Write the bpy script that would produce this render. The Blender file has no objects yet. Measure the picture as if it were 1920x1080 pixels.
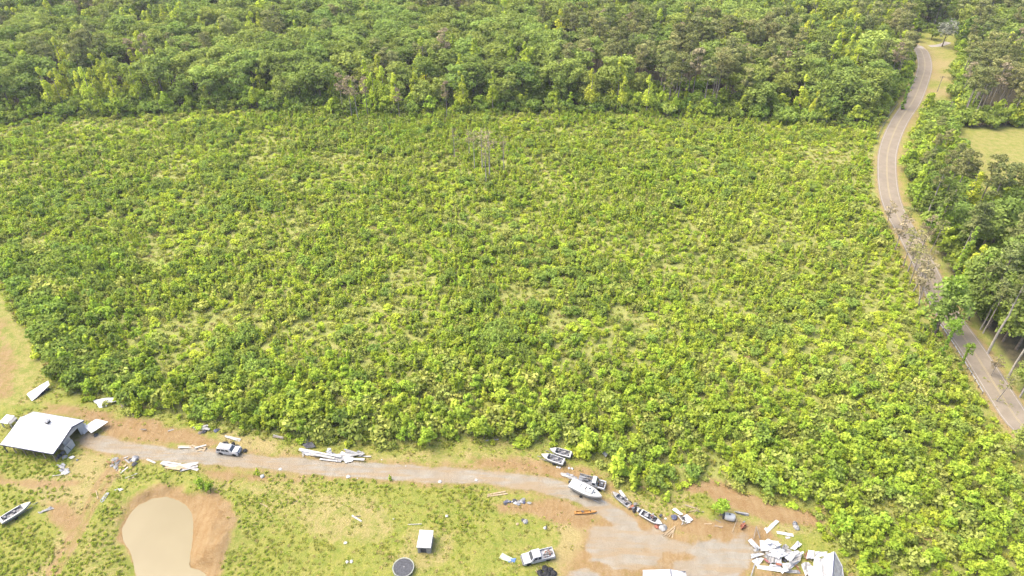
import bpy, math, random
import numpy as np
from mathutils import Vector, Matrix
random.seed(7)
rng = np.random.default_rng(11)
S = bpy.context.scene
COL = S.collection
R = math.radians

# ------------------------------------------------------------------ camera
CAM_H, PITCH, FPX = 108.0, R(36.3), 1280.0
cam = bpy.data.cameras.new('camera'); cam.sensor_width = 36.0; cam.lens = 36.0 * FPX / 1920.0
cam.clip_start = 0.5; cam.clip_end = 12000
camo = bpy.data.objects.new('camera', cam); COL.objects.link(camo)
camo.location = (0, 0, CAM_H); camo.rotation_euler = (math.pi / 2 - PITCH, 0, 0)
S.camera = camo
# ------------------------------------------------------------------ sky, sun, exposure
SUN_TO = Vector((-0.50, 0.10, 0.86)).normalized()
wd = bpy.data.worlds.new('World'); S.world = wd; wd.use_nodes = True
wn = wd.node_tree
sky = wn.nodes.new('ShaderNodeTexSky'); sky.sky_type = 'NISHITA'; sky.sun_disc = False
sky.sun_elevation = math.asin(SUN_TO.z); sky.sun_rotation = math.atan2(SUN_TO.x, SUN_TO.y)
sky.dust_density = 5.0; sky.air_density = 1.0; sky.ozone_density = 0.6
bgn = wn.nodes['Background']; bgn.inputs['Strength'].default_value = 0.15
wn.links.new(sky.outputs[0], bgn.inputs[0])
sl = bpy.data.lights.new('sun', 'SUN'); sl.energy = 1.15; sl.angle = R(45); sl.color = (1.0, 0.94, 0.83)
slo = bpy.data.objects.new('sun', sl); COL.objects.link(slo)
slo.rotation_euler = (-SUN_TO).to_track_quat('-Z', 'Y').to_euler(); slo.location = (0, 0, 300)
S.view_settings.view_transform = 'Standard'; S.view_settings.look = 'None'
S.view_settings.exposure = 2.2; S.view_settings.gamma = 1.0
S.render.engine = 'CYCLES'
S.cycles.use_denoising = True
S.cycles.max_bounces = 5; S.cycles.diffuse_bounces = 3; S.cycles.transmission_bounces = 3
S.cycles.glossy_bounces = 2; S.cycles.transparent_max_bounces = 4; S.cycles.volume_bounces = 0
S.cycles.caustics_reflective = False; S.cycles.caustics_refractive = False

# ------------------------------------------------------------------ maths helpers
def _h(ix, iy, s):
    n = (ix.astype(np.int64) * 374761393 + iy.astype(np.int64) * 668265263 + s * 974711) & 0x7fffffff
    n = ((n ^ (n >> 13)) * 1274126177) & 0x7fffffff
    return ((n ^ (n >> 16)) & 0xffff) / 65535.0
def vnoise(x, y, s=0):
    x = np.asarray(x, float); y = np.asarray(y, float)
    ix = np.floor(x); iy = np.floor(y); fx = x - ix; fy = y - iy
    fx = fx * fx * (3 - 2 * fx); fy = fy * fy * (3 - 2 * fy)
    a = _h(ix, iy, s); b = _h(ix + 1, iy, s); c = _h(ix, iy + 1, s); d = _h(ix + 1, iy + 1, s)
    return (a * (1 - fx) + b * fx) * (1 - fy) + (c * (1 - fx) + d * fx) * fy
def fbm(x, y, s=0, o=3):
    t = 0; w = .5; tot = 0
    for k in range(o):
        t = t + w * vnoise(x * 2 ** k, y * 2 ** k, s + k); tot += w; w *= .5
    return t / tot
def sstep(a, b, v):
    t = np.clip((v - a) / (b - a), 0, 1); return t * t * (3 - 2 * t)
def ray(px, py):
    r = (px - 960) / FPX; u = (540 - py) / FPX
    return np.array([r, math.cos(PITCH) + u * math.sin(PITCH), -math.sin(PITCH) + u * math.cos(PITCH)])
def flat(px, py, z=0.0):
    d = ray(px, py); t = (z - CAM_H) / d[2]
    return (d[0] * t, d[1] * t)
def proj(x, y, z):
    cy, sy = math.cos(PITCH), math.sin(PITCH)
    dz = np.asarray(z) - CAM_H
    dep = y * cy - dz * sy; up = y * sy + dz * cy
    return 960 + FPX * x / dep, 540 - FPX * up / dep, dep
def gpoly(pts, z=0.0): return np.array([flat(a, b, z) for a, b in pts])
def sdpoly(P, x, y):           # signed distance to a polygon, negative inside
    x = np.asarray(x, float); y = np.asarray(y, float)
    d = np.full(x.shape, 1e18); ins = np.zeros(x.shape, bool)
    n = len(P)
    for i in range(n):
        ax, ay = P[i]; bx, by = P[(i + 1) % n]
        ex, ey = bx - ax, by - ay
        t = np.clip(((x - ax) * ex + (y - ay) * ey) / (ex * ex + ey * ey + 1e-12), 0, 1)
        d = np.minimum(d, (x - ax - t * ex) ** 2 + (y - ay - t * ey) ** 2)
        c = ((ay > y) != (by > y)) & (x < (bx - ax) * (y - ay) / (by - ay + 1e-12) + ax)
        ins ^= c
    return np.where(ins, -1, 1) * np.sqrt(d)
def sdline(P, x, y):
    x = np.asarray(x, float); y = np.asarray(y, float)
    d = np.full(x.shape, 1e18)
    for i in range(len(P) - 1):
        ax, ay = P[i]; ex, ey = P[i + 1][0] - ax, P[i + 1][1] - ay
        t = np.clip(((x - ax) * ex + (y - ay) * ey) / (ex * ex + ey * ey + 1e-12), 0, 1)
        d = np.minimum(d, (x - ax - t * ex) ** 2 + (y - ay - t * ey) ** 2)
    return np.sqrt(d)
def smooth_line(P, step=2.0):  # Catmull-Rom, resampled evenly
    P = np.array(P, float); Q = np.vstack([2 * P[0] - P[1], P, 2 * P[-1] - P[-2]]); out = []
    for i in range(1, len(Q) - 2):
        for t in np.linspace(0, 1, 24, endpoint=False):
            a, b, c, d = Q[i - 1], Q[i], Q[i + 1], Q[i + 2]
            out.append(.5 * (2 * b + (c - a) * t + (2 * a - 5 * b + 4 * c - d) * t * t + (3 * b - a - 3 * c + d) * t ** 3))
    out.append(P[-1]); out = np.array(out)
    s = np.concatenate([[0], np.cumsum(np.hypot(*np.diff(out, axis=0).T))])
    u = np.arange(0, s[-1], step)
    return np.stack([np.interp(u, s, out[:, 0]), np.interp(u, s, out[:, 1])], 1)

# ------------------------------------------------------------------ layout, in ground metres
ROAD_PX = [(2060, 960), (1990, 875), (1936, 815), (1908, 787), (1878, 742), (1826, 660), (1769, 577), (1744, 520), (1708, 450), (1680, 400), (1666, 355), (1663, 300),
           (1670, 265), (1687, 227), (1713, 187), (1728, 150), (1734, 127), (1732, 107), (1722, 90), (1690, 78), (1640, 70)]
ROAD = smooth_line([flat(*p) for p in ROAD_PX], 2.0)
ROADC = ROAD[::4]
DRIVE_PX = [(165, 822), (200, 832), (260, 846), (330, 853), (400, 857), (500, 868), (600, 877), (700, 884), (800, 890), (900, 896), (1000, 906), (1060, 920), (1110, 943), (1160, 972), (1200, 1000)]
DRIVE = smooth_line([flat(*p) for p in DRIVE_PX], 2.0)
POND_Z = -0.7
POND = smooth_line(gpoly([(232, 990), (245, 966), (270, 943), (305, 934), (338, 943), (356, 965), (359, 1000), (354, 1040), (352, 1060), (372, 1068), (388, 1085), (372, 1130), (310, 1140),
              (265, 1092), (252, 1040), (236, 1015), (232, 990)], POND_Z), 0.8)
MOUNDS = [(265, 928, 1.6, .7), (302, 912, 1.5, .6), (352, 918, 2.5, .5), (225, 975, 1.5, .5), (400, 985, 3, .6), (395, 1040, 3, .7), (425, 1010, 3.5, .5), (1130, 878, 4, .5), (1300, 1000, 5, .3), (130, 778, 4, .4)]
MOUNDG = [(*flat(a, b), r, h) for a, b, r, h in MOUNDS]
def T(x, y):                   # terrain height
    x = np.asarray(x, float); y = np.asarray(y, float)
    z = 1.6 * (fbm(x / 70 + 3, y / 70, 5, 2) - .5) + .3 * (fbm(x / 9, y / 9, 9, 2) - .5)
    z = z + 5.0 * sstep(330, 900, y) * (fbm(x / 260, y / 260, 21, 2))
    far = sstep(40, 80, np.hypot(x, y - 80))
    k = sstep(4, 14, sdline(ROADC, x, y))
    z = z * k * (.35 + .65 * far)
    d = sdpoly(POND[::3], x, y)
    z = z * sstep(1, 6, d) + np.where(d < 0, POND_Z + np.maximum(d * .5, -1.0), POND_Z * (1 - sstep(0, 4.5, d)))
    for mx, my, r, h in MOUNDG:
        z = z + h * np.exp(-((x - mx) ** 2 + (y - my) ** 2) / (r * r)) * (d > .2) * (.6 + .8 * fbm(x / 1.5, y / 1.5, 33, 2)) * sstep(0, 2, d)
    return z
def Tz(x, y): return float(T(np.array([x]), np.array([y]))[0])
def G(px, py):                 # photo pixel -> ground point in the scene
    z = 0.0
    for _ in range(3):
        x, y = flat(px, py, z); z = Tz(x, y)
    return Vector((x, y, z))

# ------------------------------------------------------------------ object helpers
def tag(o, label=None, cat=None, group=None, kind=None):
    if label: o['label'] = label
    if cat: o['category'] = cat
    if group: o['group'] = group
    if kind: o['kind'] = kind
    return o
def link(o, parent=None):
    COL.objects.link(o)
    if parent is not None: o.parent = parent
    return o
def thing(name, label, cat, loc=(0, 0, 0), rz=0, group=None):
    o = bpy.data.objects.new(name, None); o.empty_display_size = .3
    link(o); o.location = loc; o.rotation_euler = (0, 0, rz)
    return tag(o, label, cat, group)
def np_mesh(name, V, F, mats=(), tone=None, midx=None):     # F: (n,4) or (n,3) array
    V = np.asarray(V, np.float32); F = np.asarray(F, np.int32)
    m = bpy.data.meshes.new(name); n, k = F.shape
    m.vertices.add(len(V)); m.vertices.foreach_set('co', V.ravel())
    m.loops.add(n * k); m.loops.foreach_set('vertex_index', F.ravel())
    m.polygons.add(n); m.polygons.foreach_set('loop_start', np.arange(0, n * k, k, dtype=np.int32))
    if midx is not None: m.polygons.foreach_set('material_index', np.asarray(midx, np.int32))
    if tone is not None:
        a = m.attributes.new('tone', 'FLOAT', 'FACE'); a.data.foreach_set('value', np.asarray(tone, np.float32))
    for t in mats: m.materials.append(t)
    m.update(calc_edges=True)
    return m

# ------------------------------------------------------------------ materials
def lin(r, g, b):
    f = lambda c: c / 12.92 if c <= .04045 else ((c + .055) / 1.055) ** 2.4
    return (f(r / 255), f(g / 255), f(b / 255), 1)
class NT:
    def __init__(s, name):
        s.m = bpy.data.materials.new(name); s.m.use_nodes = True; s.t = s.m.node_tree
        for n in list(s.t.nodes): s.t.nodes.remove(n)
        s.out = s.n('ShaderNodeOutputMaterial')
    def n(s, ty, **kw):
        x = s.t.nodes.new(ty)
        for k, v in kw.items(): setattr(x, k, v)
        return x
    def l(s, a, b): s.t.links.new(a, b)
    def put(s, sock, v):
        if hasattr(v, 'links') or hasattr(v, 'is_linked'): s.l(v, sock)
        else: sock.default_value = v
    def math(s, op, a, b=0.0, clamp=False):
        x = s.n('ShaderNodeMath', operation=op); x.use_clamp = clamp
        s.put(x.inputs[0], a); s.put(x.inputs[1], b); return x.outputs[0]
    def mix(s, f, a, b, mode='MIX'):
        x = s.n('ShaderNodeMix', data_type='RGBA', blend_type=mode)
        s.put(x.inputs[0], f); s.put(x.inputs[6], a); s.put(x.inputs[7], b); return x.outputs[2]
    def noise(s, vec, scale, detail=3, rough=.6):
        x = s.n('ShaderNodeTexNoise'); x.inputs['Scale'].default_value = scale
        x.inputs['Detail'].default_value = detail; x.inputs['Roughness'].default_value = rough
        if vec is not None: s.l(vec, x.inputs['Vector'])
        return x.outputs[0]
    def ramp(s, v, a, b):
        x = s.n('ShaderNodeMapRange', interpolation_type='SMOOTHSTEP')
        s.put(x.inputs[0], v); x.inputs[1].default_value = a; x.inputs[2].default_value = b
        return x.outputs[0]
def leaf_mat(name, c1, c2, transl=.35, patch=.018, rnd=.6, tonev=.5):
    s = NT(name)
    oi = s.n('ShaderNodeObjectInfo')
    nz = s.noise(oi.outputs['Location'], patch, 2)
    f = s.math('ADD', s.math('MULTIPLY', s.math('SUBTRACT', nz, .5), 1.9), s.math('MULTIPLY', s.math('SUBTRACT', oi.outputs['Random'], .5), rnd))
    f = s.math('ADD', f, .5, True)
    c = s.mix(f, c1, c2)
    at = s.n('ShaderNodeAttribute', attribute_name='tone')
    hsv = s.n('ShaderNodeHueSaturation')
    v = s.math('ADD', s.math('MULTIPLY', at.outputs['Fac'], tonev), 1 - tonev * .5)
    r2 = s.math('FRACT', s.math('MULTIPLY', oi.outputs['Random'], 37.7))
    v = s.math('MULTIPLY', v, s.math('ADD', s.math('MULTIPLY', r2, .45), .78))
    s.l(v, hsv.inputs['Value']); s.l(c, hsv.inputs['Color'])
    r3 = s.math('FRACT', s.math('MULTIPLY', oi.outputs['Random'], 91.3))
    s.l(s.math('ADD', s.math('MULTIPLY', r3, .025), .482), hsv.inputs['Hue'])
    d = s.n('ShaderNodeBsdfDiffuse'); t = s.n('ShaderNodeBsdfTranslucent'); mx = s.n('ShaderNodeMixShader')
    s.l(hsv.outputs[0], d.inputs[0])
    tc = s.mix(.5, hsv.outputs[0], (.9, 1, .25, 1), 'MULTIPLY')
    s.l(tc, t.inputs[0]); mx.inputs[0].default_value = transl
    s.l(d.outputs[0], mx.inputs[1]); s.l(t.outputs[0], mx.inputs[2]); s.l(mx.outputs[0], s.out.inputs[0])
    return s.m
def plain(name, c, rough=.6, var=.12, scale=3.0, metal=0.0, spec=.4, dirt=None, bump=0.0):
    s = NT(name); tc = s.n('ShaderNodeTexCoord'); b = s.n('ShaderNodeBsdfPrincipled')
    nz = s.noise(tc.outputs['Object'], scale, 4)
    c = tuple(c) if len(c) == 4 else (*c, 1)
    lo = tuple(v * (1 - var * 1.6) for v in c[:3]) + (1,); hi = tuple(min(1, v * (1 + var)) for v in c[:3]) + (1,)
    col = s.mix(s.ramp(nz, .3, .7), lo, hi)
    if dirt:
        n2 = s.noise(tc.outputs['Object'], scale * .35, 5, .7)
        col = s.mix(s.math('MULTIPLY', s.ramp(n2, .5, .75), .6), col, (*dirt[:3], 1))
    s.l(col, b.inputs['Base Color']); b.inputs['Roughness'].default_value = rough; b.inputs['Metallic'].default_value = metal
    b.inputs['Specular IOR Level'].default_value = spec
    if bump:
        bp = s.n('ShaderNodeBump'); bp.inputs['Strength'].default_value = bump; bp.inputs['Distance'].default_value = .05
        s.l(nz, bp.inputs['Height']); s.l(bp.outputs[0], b.inputs['Normal'])
    s.l(b.outputs[0], s.out.inputs[0]); return s.m
M = {}
M['bark'] = plain('grey_bark', (.11, .09, .07), .9, .3, 2.0, spec=.1)
M['pale_bark'] = plain('pale_bark', (.19, .165, .135), .9, .25, 2.0, spec=.1)
M['wisp'] = plain('weathered_grey_bark', (.24, .215, .18), .9, .2, 2, spec=.1)
M['dead'] = plain('dead_grey_wood', (.15, .135, .115), .9, .2, 2.0, spec=.1)

# ground: four earths blended by painted-in land use (gravel, clay, dry grass, wood floor)
def ground_mat():
    s = NT('grass_clay_and_gravel'); geo = s.n('ShaderNodeNewGeometry'); P = geo.outputs['Position']
    a = s.n('ShaderNodeVertexColor', layer_name='land'); sep = s.n('ShaderNodeSeparateColor'); s.l(a.outputs[0], sep.inputs[0])
    wd_ = s.n('ShaderNodeAttribute', attribute_name='wood'); fo_ = s.n('ShaderNodeAttribute', attribute_name='forest')
    n_big = s.noise(P, .06, 3); n_mid = s.noise(P, .5, 4, .65); n_fine = s.noise(P, 3.2, 4, .7); n_spk = s.noise(P, 9.0, 2, .7)
    rough = s.math('ADD', s.math('MULTIPLY', n_mid, .6), s.math('MULTIPLY', n_fine, .4))     # ~.5
    def edge(ch, amp=1.0, w=.16):
        e = s.math('ADD', ch, s.math('MULTIPLY', s.math('SUBTRACT', rough, .5), amp))
        return s.ramp(e, .5 - w, .5 + w)
    grass = s.mix(s.ramp(n_mid, .3, .72), (.095, .118, .018, 1), (.160, .155, .033, 1))
    grass = s.mix(s.math('MULTIPLY', s.ramp(n_fine, .42, .7), .55), grass, (.190, .165, .052, 1))
    grass = s.mix(s.math('MULTIPLY', s.ramp(n_spk, .5, .75), .5), grass, (.085, .115, .018, 1))
    dry = s.mix(s.ramp(n_fine, .3, .7), (.165, .128, .052, 1), (.225, .180, .082, 1))
    dry = s.mix(s.math('MULTIPLY', s.ramp(n_spk, .48, .7), .6), dry, (.12, .13, .035, 1))
    clay = s.mix(s.ramp(n_mid, .3, .72), (.145, .090, .038, 1), (.178, .124, .061, 1))
    clay = s.mix(s.math('MULTIPLY', s.ramp(n_fine, .45, .72), .6), clay, (.205, .152, .086, 1))
    wv = s.n('ShaderNodeTexWave', wave_type='BANDS'); s.l(P, wv.inputs['Vector']); wv.inputs['Scale'].default_value = .22
    wv.inputs['Distortion'].default_value = 9; wv.inputs['Detail'].default_value = 4; wv.inputs['Detail Scale'].default_value = .5
    clay = s.mix(s.math('MULTIPLY', s.ramp(wv.outputs['Fac'], .55, .95), .22), clay, (.128, .072, .028, 1))
    grav = s.mix(s.ramp(n_mid, .25, .75), (.150, .133, .102, 1), (.190, .176, .144, 1))
    grav = s.mix(s.math('MULTIPLY', s.ramp(n_spk, .45, .7), .5), grav, (.14, .122, .098, 1))
    mp = s.n('ShaderNodeMapping'); mp.inputs['Rotation'].default_value = (0, 0, .5); mp.inputs['Scale'].default_value = (.12, .75, 1); s.l(P, mp.inputs['Vector'])
    strk = s.noise(mp.outputs[0], 1.0, 4, .6)
    grav = s.mix(s.math('MULTIPLY', s.ramp(strk, .44, .62), .75), grav, (.178, .130, .075, 1))
    grav = s.mix(s.math('MULTIPLY', s.ramp(n_big, .46, .64), .6), grav, (.172, .128, .076, 1))
    floor = s.mix(s.ramp(n_mid, .3, .7), (.130, .150, .034, 1), (.185, .180, .058, 1))
    floor = s.mix(s.math('MULTIPLY', s.ramp(n_fine, .5, .75), .6), floor, (.13, .16, .035, 1))
    c = s.mix(wd_.outputs['Fac'], grass, floor)
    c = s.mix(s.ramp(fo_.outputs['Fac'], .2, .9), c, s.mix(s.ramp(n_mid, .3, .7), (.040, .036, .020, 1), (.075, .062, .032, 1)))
    c = s.mix(edge(sep.outputs['Blue'], 1.1, .22), c, dry)
    c = s.mix(edge(sep.outputs['Green'], 1.5, .34), c, clay)
    c = s.mix(edge(sep.outputs['Red'], 1.0, .28), c, grav)
    b = s.n('ShaderNodeBsdfPrincipled'); s.l(c, b.inputs['Base Color']); b.inputs['Roughness'].default_value = .95; b.inputs['Specular IOR Level'].default_value = .1
    bp = s.n('ShaderNodeBump'); bp.inputs['Strength'].default_value = .8; bp.inputs['Distance'].default_value = .25
    s.l(s.math('ADD', n_fine, s.math('MULTIPLY', n_spk, .5)), bp.inputs['Height']); s.l(bp.outputs[0], b.inputs['Normal'])
    s.l(b.outputs[0], s.out.inputs[0]); return s.m
M['ground'] = ground_mat()

# ------------------------------------------------------------------ land use polygons (photo outlines laid on the ground)
YARD = gpoly([(1105, 985), (1150, 955), (1190, 965), (1235, 985), (1290, 1010), (1345, 1015), (1390, 1005), (1412, 1030), (1400, 1085), (1430, 1150), (1060, 1150), (1080, 1060), (1100, 1020)])
CLAYS = [gpoly(p) for p in [
    [(70, 752), (130, 757), (240, 782), (380, 806), (412, 830), (390, 842), (250, 830), (195, 825), (168, 790), (90, 772)],
    [(8, 640), (34, 655), (36, 705), (24, 745), (-30, 760), (-30, 690)], [(-30, 590), (20, 600), (10, 640), (-30, 650)], [(60, 762), (130, 764), (220, 785), (160, 792), (80, 778)],
    [(-30, 880), (10, 890), (15, 905), (-30, 910)],
    [(340, 925), (400, 925), (432, 940), (440, 985), (432, 1030), (410, 1085), (352, 1090), (340, 1000)],
    [(240, 935), (300, 903), (345, 908), (350, 935), (300, 930), (262, 945), (235, 975), (215, 975)],
    [(375, 880), (440, 882), (520, 893), (590, 897), (560, 906), (450, 902), (380, 892)],
    [(890, 862), (960, 856), (1040, 872), (1120, 884), (1150, 905), (1175, 935), (1130, 925), (1060, 905), (990, 893), (900, 878)],
    [(920, 945), (985, 938), (1060, 935), (1100, 950), (1130, 965), (1110, 1000), (1060, 985), (990, 968), (940, 965)],
    [(1230, 985), (1290, 965), (1380, 972), (1440, 990), (1460, 1010), (1420, 1030), (1400, 1012), (1340, 1018), (1280, 1012)],
    [(1285, 910), (1335, 902), (1380, 922), (1435, 942), (1485, 956), (1545, 962), (1540, 986), (1470, 980), (1400, 963), (1345, 938), (1295, 922)],
    [(1400, 1060), (1480, 1070), (1600, 1075), (1595, 1150), (1430, 1150)],
    [(85, 945), (130, 940), (165, 975), (135, 1000), (95, 985)],
    [(1710, 1000), (1760, 1003), (1770, 1015), (1720, 1014)],
]]
CLAYW = [.88, .66, .6, .8, .8, 1.1] + [.88] * (len(CLAYS) - 6); CLAYW[11] = 1.35; CLAYW[13] = .8
TRACK = [gpoly(q) for q in ([(222, 850), (196, 890), (166, 940), (146, 985), (120, 1030), (80, 1095)], [(236, 852), (208, 896), (180, 945), (158, 990), (132, 1035), (92, 1100)], [(150, 905), (80, 908), (-20, 900)])]
DRYS = [(gpoly(p), w) for p, w in [
    ([(150, 850), (250, 850), (255, 880), (210, 910), (160, 960), (140, 1010), (110, 1060), (70, 1100), (40, 1100), (85, 1040), (115, 990), (60, 930), (0, 915), (0, 895), (110, 890)], .62),
    ([(1040, 960), (1120, 960), (1110, 1030), (1090, 1070), (1040, 1050), (1050, 1010)], .8),
    ([(560, 930), (700, 930), (760, 990), (680, 1030), (560, 1000)], .52),
    ([(760, 980), (850, 1000), (850, 1040), (790, 1080), (730, 1060)], .52),
    ([(540, 850), (900, 845), (1060, 860), (1000, 895), (700, 872)], .50),
    ([(1190, 920), (1300, 925), (1330, 960), (1230, 960)], .5),
    ([(-20, 560), (50, 575), (90, 690), (70, 760), (-20, 770)], .45),
    ([(400, 800), (520, 825), (560, 870), (420, 850)], .66),
    ([(1340, 965), (1480, 975), (1540, 1000), (1430, 1010)], .55),
    ([(300, 905), (560, 905), (520, 940), (440, 930)], .5),
    ([(1460, 282), (1580, 282), (1640, 300), (1640, 318), (1500, 312)], .75),
    ([(1140, 585), (1230, 590), (1230, 625), (1140, 618)], .6),
    ([(540, 425), (620, 428), (600, 442), (540, 440)], .6),
    ([(1760, 120), (1785, 120), (1790, 190), (1755, 190)], .8),
]]
PASTURE = gpoly([(1785, 258), (1830, 246), (1960, 240), (2050, 250), (2050, 420), (1840, 330), (1800, 300)])
LAWN = gpoly([(1725, 60), (1790, 60), (1792, 98), (1740, 100), (1726, 85)])
THICKET = gpoly([(-60, 470), (0, 505), (12, 545), (55, 615), (92, 680), (112, 735), (240, 762), (400, 797), (560, 822), (700, 828), (800, 833), (890, 822), (1000, 826), (1075, 850), (1135, 868), (1160, 905), (1215, 920),
                 (1285, 905), (1330, 900), (1440, 930), (1545, 958), (1545, 1000), (1588, 1040), (1600, 1110), (1960, 1110), (1890, 850), (1835, 765), (1775, 668), (1728, 585), (1690, 490), (1655, 400), (1640, 330), (1645, 270),
                 (1640, 232), (1560, 229), (1450, 224), (1350, 216), (1200, 208), (1000, 203), (800, 205), (640, 204), (450, 199), (300, 207), (0, 220), (-400, 220), (-400, 470)])
WOODS = gpoly([(-500, 228), (0, 222), (300, 209), (450, 200), (640, 206), (800, 207), (1000, 205), (1200, 210), (1350, 218), (1450, 226), (1560, 230), (1630, 232), (1655, 212), (1690, 160), (1706, 125), (1710, 90), (1680, 60), (1600, -50), (1600, -140), (-300, -140)])
WOODS_FAR = gpoly([(1560, 60), (1722, 62), (1728, 54), (1795, 56), (1800, 92), (1786, 122), (1790, 240), (1830, 240), (1980, 235), (2150, 240), (2150, -140), (1500, -140)])
WOODS_RIGHT = gpoly([(1712, 385), (1742, 468), (1778, 540), (1832, 622), (1880, 684), (1940, 775), (2300, 900), (2300, 400), (1960, 345), (1900, 376), (1840, 392), (1800, 392), (1750, 378)])
STRIP = gpoly([(1712, 250), (1735, 215), (1752, 205), (1775, 250), (1790, 300), (1800, 370), (1750, 380), (1712, 350), (1704, 300)])

def land(x, y):
    dr = sdline(DRIVE[::2], x, y)
    wob = 1.2 * (fbm(x / 4, y / 4, 51) - .5)
    g = 1 - sstep(.9, 2.6, dr + wob)
    yg = 1 - sstep(-3.5, 2.5, sdpoly(YARD, x, y) + 5 * wob)
    g = np.maximum(g, yg * (.30 + 1.0 * sstep(.38, .56, fbm(x / 6, y / 4, 55, 3))))
    ycl = .80 * (1 - sstep(-1.0, 4.0, sdpoly(YARD, x, y) + 3 * wob))
    c = np.maximum(0.60 * (1 - sstep(1.8, 4.4, dr + 1.6 * wob)), ycl)
    for P, cw in zip(CLAYS, CLAYW): c = np.maximum(c, cw * (1 - sstep(-1.8, 1.8, sdpoly(P, x, y) + 2.2 * wob)))
    dp = sdpoly(POND[::2], x, y)
    c = np.maximum(c, 1 - sstep(.3, 1.3, dp + wob * 1.2))
    for q in TRACK: c = np.maximum(c, .66 * (1 - sstep(.3, 1.5, sdline(q, x, y) + wob)))
    d = .34 + .5 * (fbm(x / 14, y / 14, 77) - .5)
    dn = sdpoly(YARD, x, y); d = np.maximum(d, .6 * (1 - sstep(2, 9, dn)))
    for P, w in DRYS: d = np.maximum(d, w * (1 - sstep(-1.5, 2.5, sdpoly(P, x, y) + 3 * wob)))
    rd = sdline(ROADC, x, y)
    c = np.maximum(c, .52 * (1 - sstep(3.4, 6.5, rd)))
    d = np.maximum(d, .62 * (1 - sstep(3.5, 6.5, rd)))
    w = np.maximum(1 - sstep(-2, 2, sdpoly(THICKET, x, y) + 3 * wob), 0)
    for P in (WOODS, WOODS_FAR, WOODS_RIGHT): w = np.maximum(w, 1 - sstep(-3, 1, sdpoly(P, x, y)))
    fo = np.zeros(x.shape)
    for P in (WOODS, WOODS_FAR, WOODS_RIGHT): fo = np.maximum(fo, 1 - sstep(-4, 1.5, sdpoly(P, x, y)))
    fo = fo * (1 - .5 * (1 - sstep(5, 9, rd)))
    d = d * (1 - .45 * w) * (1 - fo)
    pa = 1 - sstep(-2, 2, sdpoly(PASTURE, x, y)); d = np.where(pa > .5, .45, d)
    return g, c, d, w, fo

# ------------------------------------------------------------------ ground sheet (fine in the yard, coarse to the horizon)
def axis(lo, hi, step, ends, grow):
    mid = list(np.arange(lo, hi + 1e-6, step)); a, b = [], []
    v, st = lo, step
    while v > ends[0]: st = min(st * grow, 400); v -= st; a.append(v)
    v, st = mid[-1], step
    while v < ends[1]: st = min(st * grow, 400); v += st; b.append(v)
    return np.array(a[::-1] + mid + b)
gx = axis(-100, 100, .42, (-4500, 4500), 1.09); gy = axis(60, 117, .42, (-3500, 6500), 1.045)
nx, ny = len(gx), len(gy)
XX, YY = np.meshgrid(gx, gy)
ZZ = T(XX.ravel(), YY.ravel())
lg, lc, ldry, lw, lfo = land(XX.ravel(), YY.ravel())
pd = sdpoly(POND[::2], XX.ravel(), YY.ravel())
idx = np.arange(nx * ny).reshape(ny, nx)
F = np.stack([idx[:-1, :-1], idx[:-1, 1:], idx[1:, 1:], idx[1:, :-1]], -1).reshape(-1, 4)
V = np.stack([XX.ravel(), YY.ravel(), ZZ], 1)
fg = lg[F].mean(1); fc = lc[F].mean(1)
cls = np.where(fg > .5, 1, np.where(fc > .6, 2, 0))
for k, (nm) in enumerate(['ground', 'gravel_drive', 'bare_clay']):
    f = F[cls == k]
    u, inv = np.unique(f, return_inverse=True)
    m = np_mesh(nm, V[u], inv.reshape(-1, 4), [M['ground']])
    ca = m.color_attributes.new('land', 'FLOAT_COLOR', 'POINT')
    ca.data.foreach_set('color', np.stack([lg[u], lc[u], ldry[u], np.ones(len(u))], 1).astype(np.float32).ravel())
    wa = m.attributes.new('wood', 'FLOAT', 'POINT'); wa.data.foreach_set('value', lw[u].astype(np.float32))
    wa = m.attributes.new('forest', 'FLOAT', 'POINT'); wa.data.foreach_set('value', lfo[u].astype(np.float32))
    m.polygons.foreach_set('use_smooth', np.ones(len(f), bool))
    link(tag(bpy.data.objects.new(nm, m), kind='structure'))
# pond water
s = NT('muddy_water'); tc = s.n('ShaderNodeNewGeometry'); b = s.n('ShaderNodeBsdfPrincipled')
s.l(s.mix(s.ramp(s.noise(tc.outputs['Position'], .12, 3), .3, .7), (.110, .087, .039, 1), (.122, .098, .046, 1)), b.inputs['Base Color'])
b.inputs['Roughness'].default_value = .3; b.inputs['Specular IOR Level'].default_value = .25
bp = s.n('ShaderNodeBump'); bp.inputs['Strength'].default_value = .06; bp.inputs['Distance'].default_value = .03
s.l(s.noise(tc.outputs['Position'], 3.5, 3), bp.inputs['Height']); s.l(bp.outputs[0], b.inputs['Normal']); s.l(b.outputs[0], s.out.inputs[0])
PW = POND[:-1]; cen = PW.mean(0); grow = PW + (PW - cen) / np.linalg.norm(PW - cen, axis=1)[:, None] * .5
from mathutils.geometry import tessellate_polygon
Vw = np.c_[grow, np.full(len(PW), POND_Z + .02)]
Fw = np.array(tessellate_polygon([[Vector(v) for v in Vw]]))
Fw = np.array([f if np.cross(Vw[f[1]] - Vw[f[0]], Vw[f[2]] - Vw[f[0]])[2] > 0 else f[::-1] for f in Fw])
link(tag(bpy.data.objects.new('pond_water', np_mesh('pond_water', Vw, Fw, [s.m])), kind='structure'))

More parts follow.
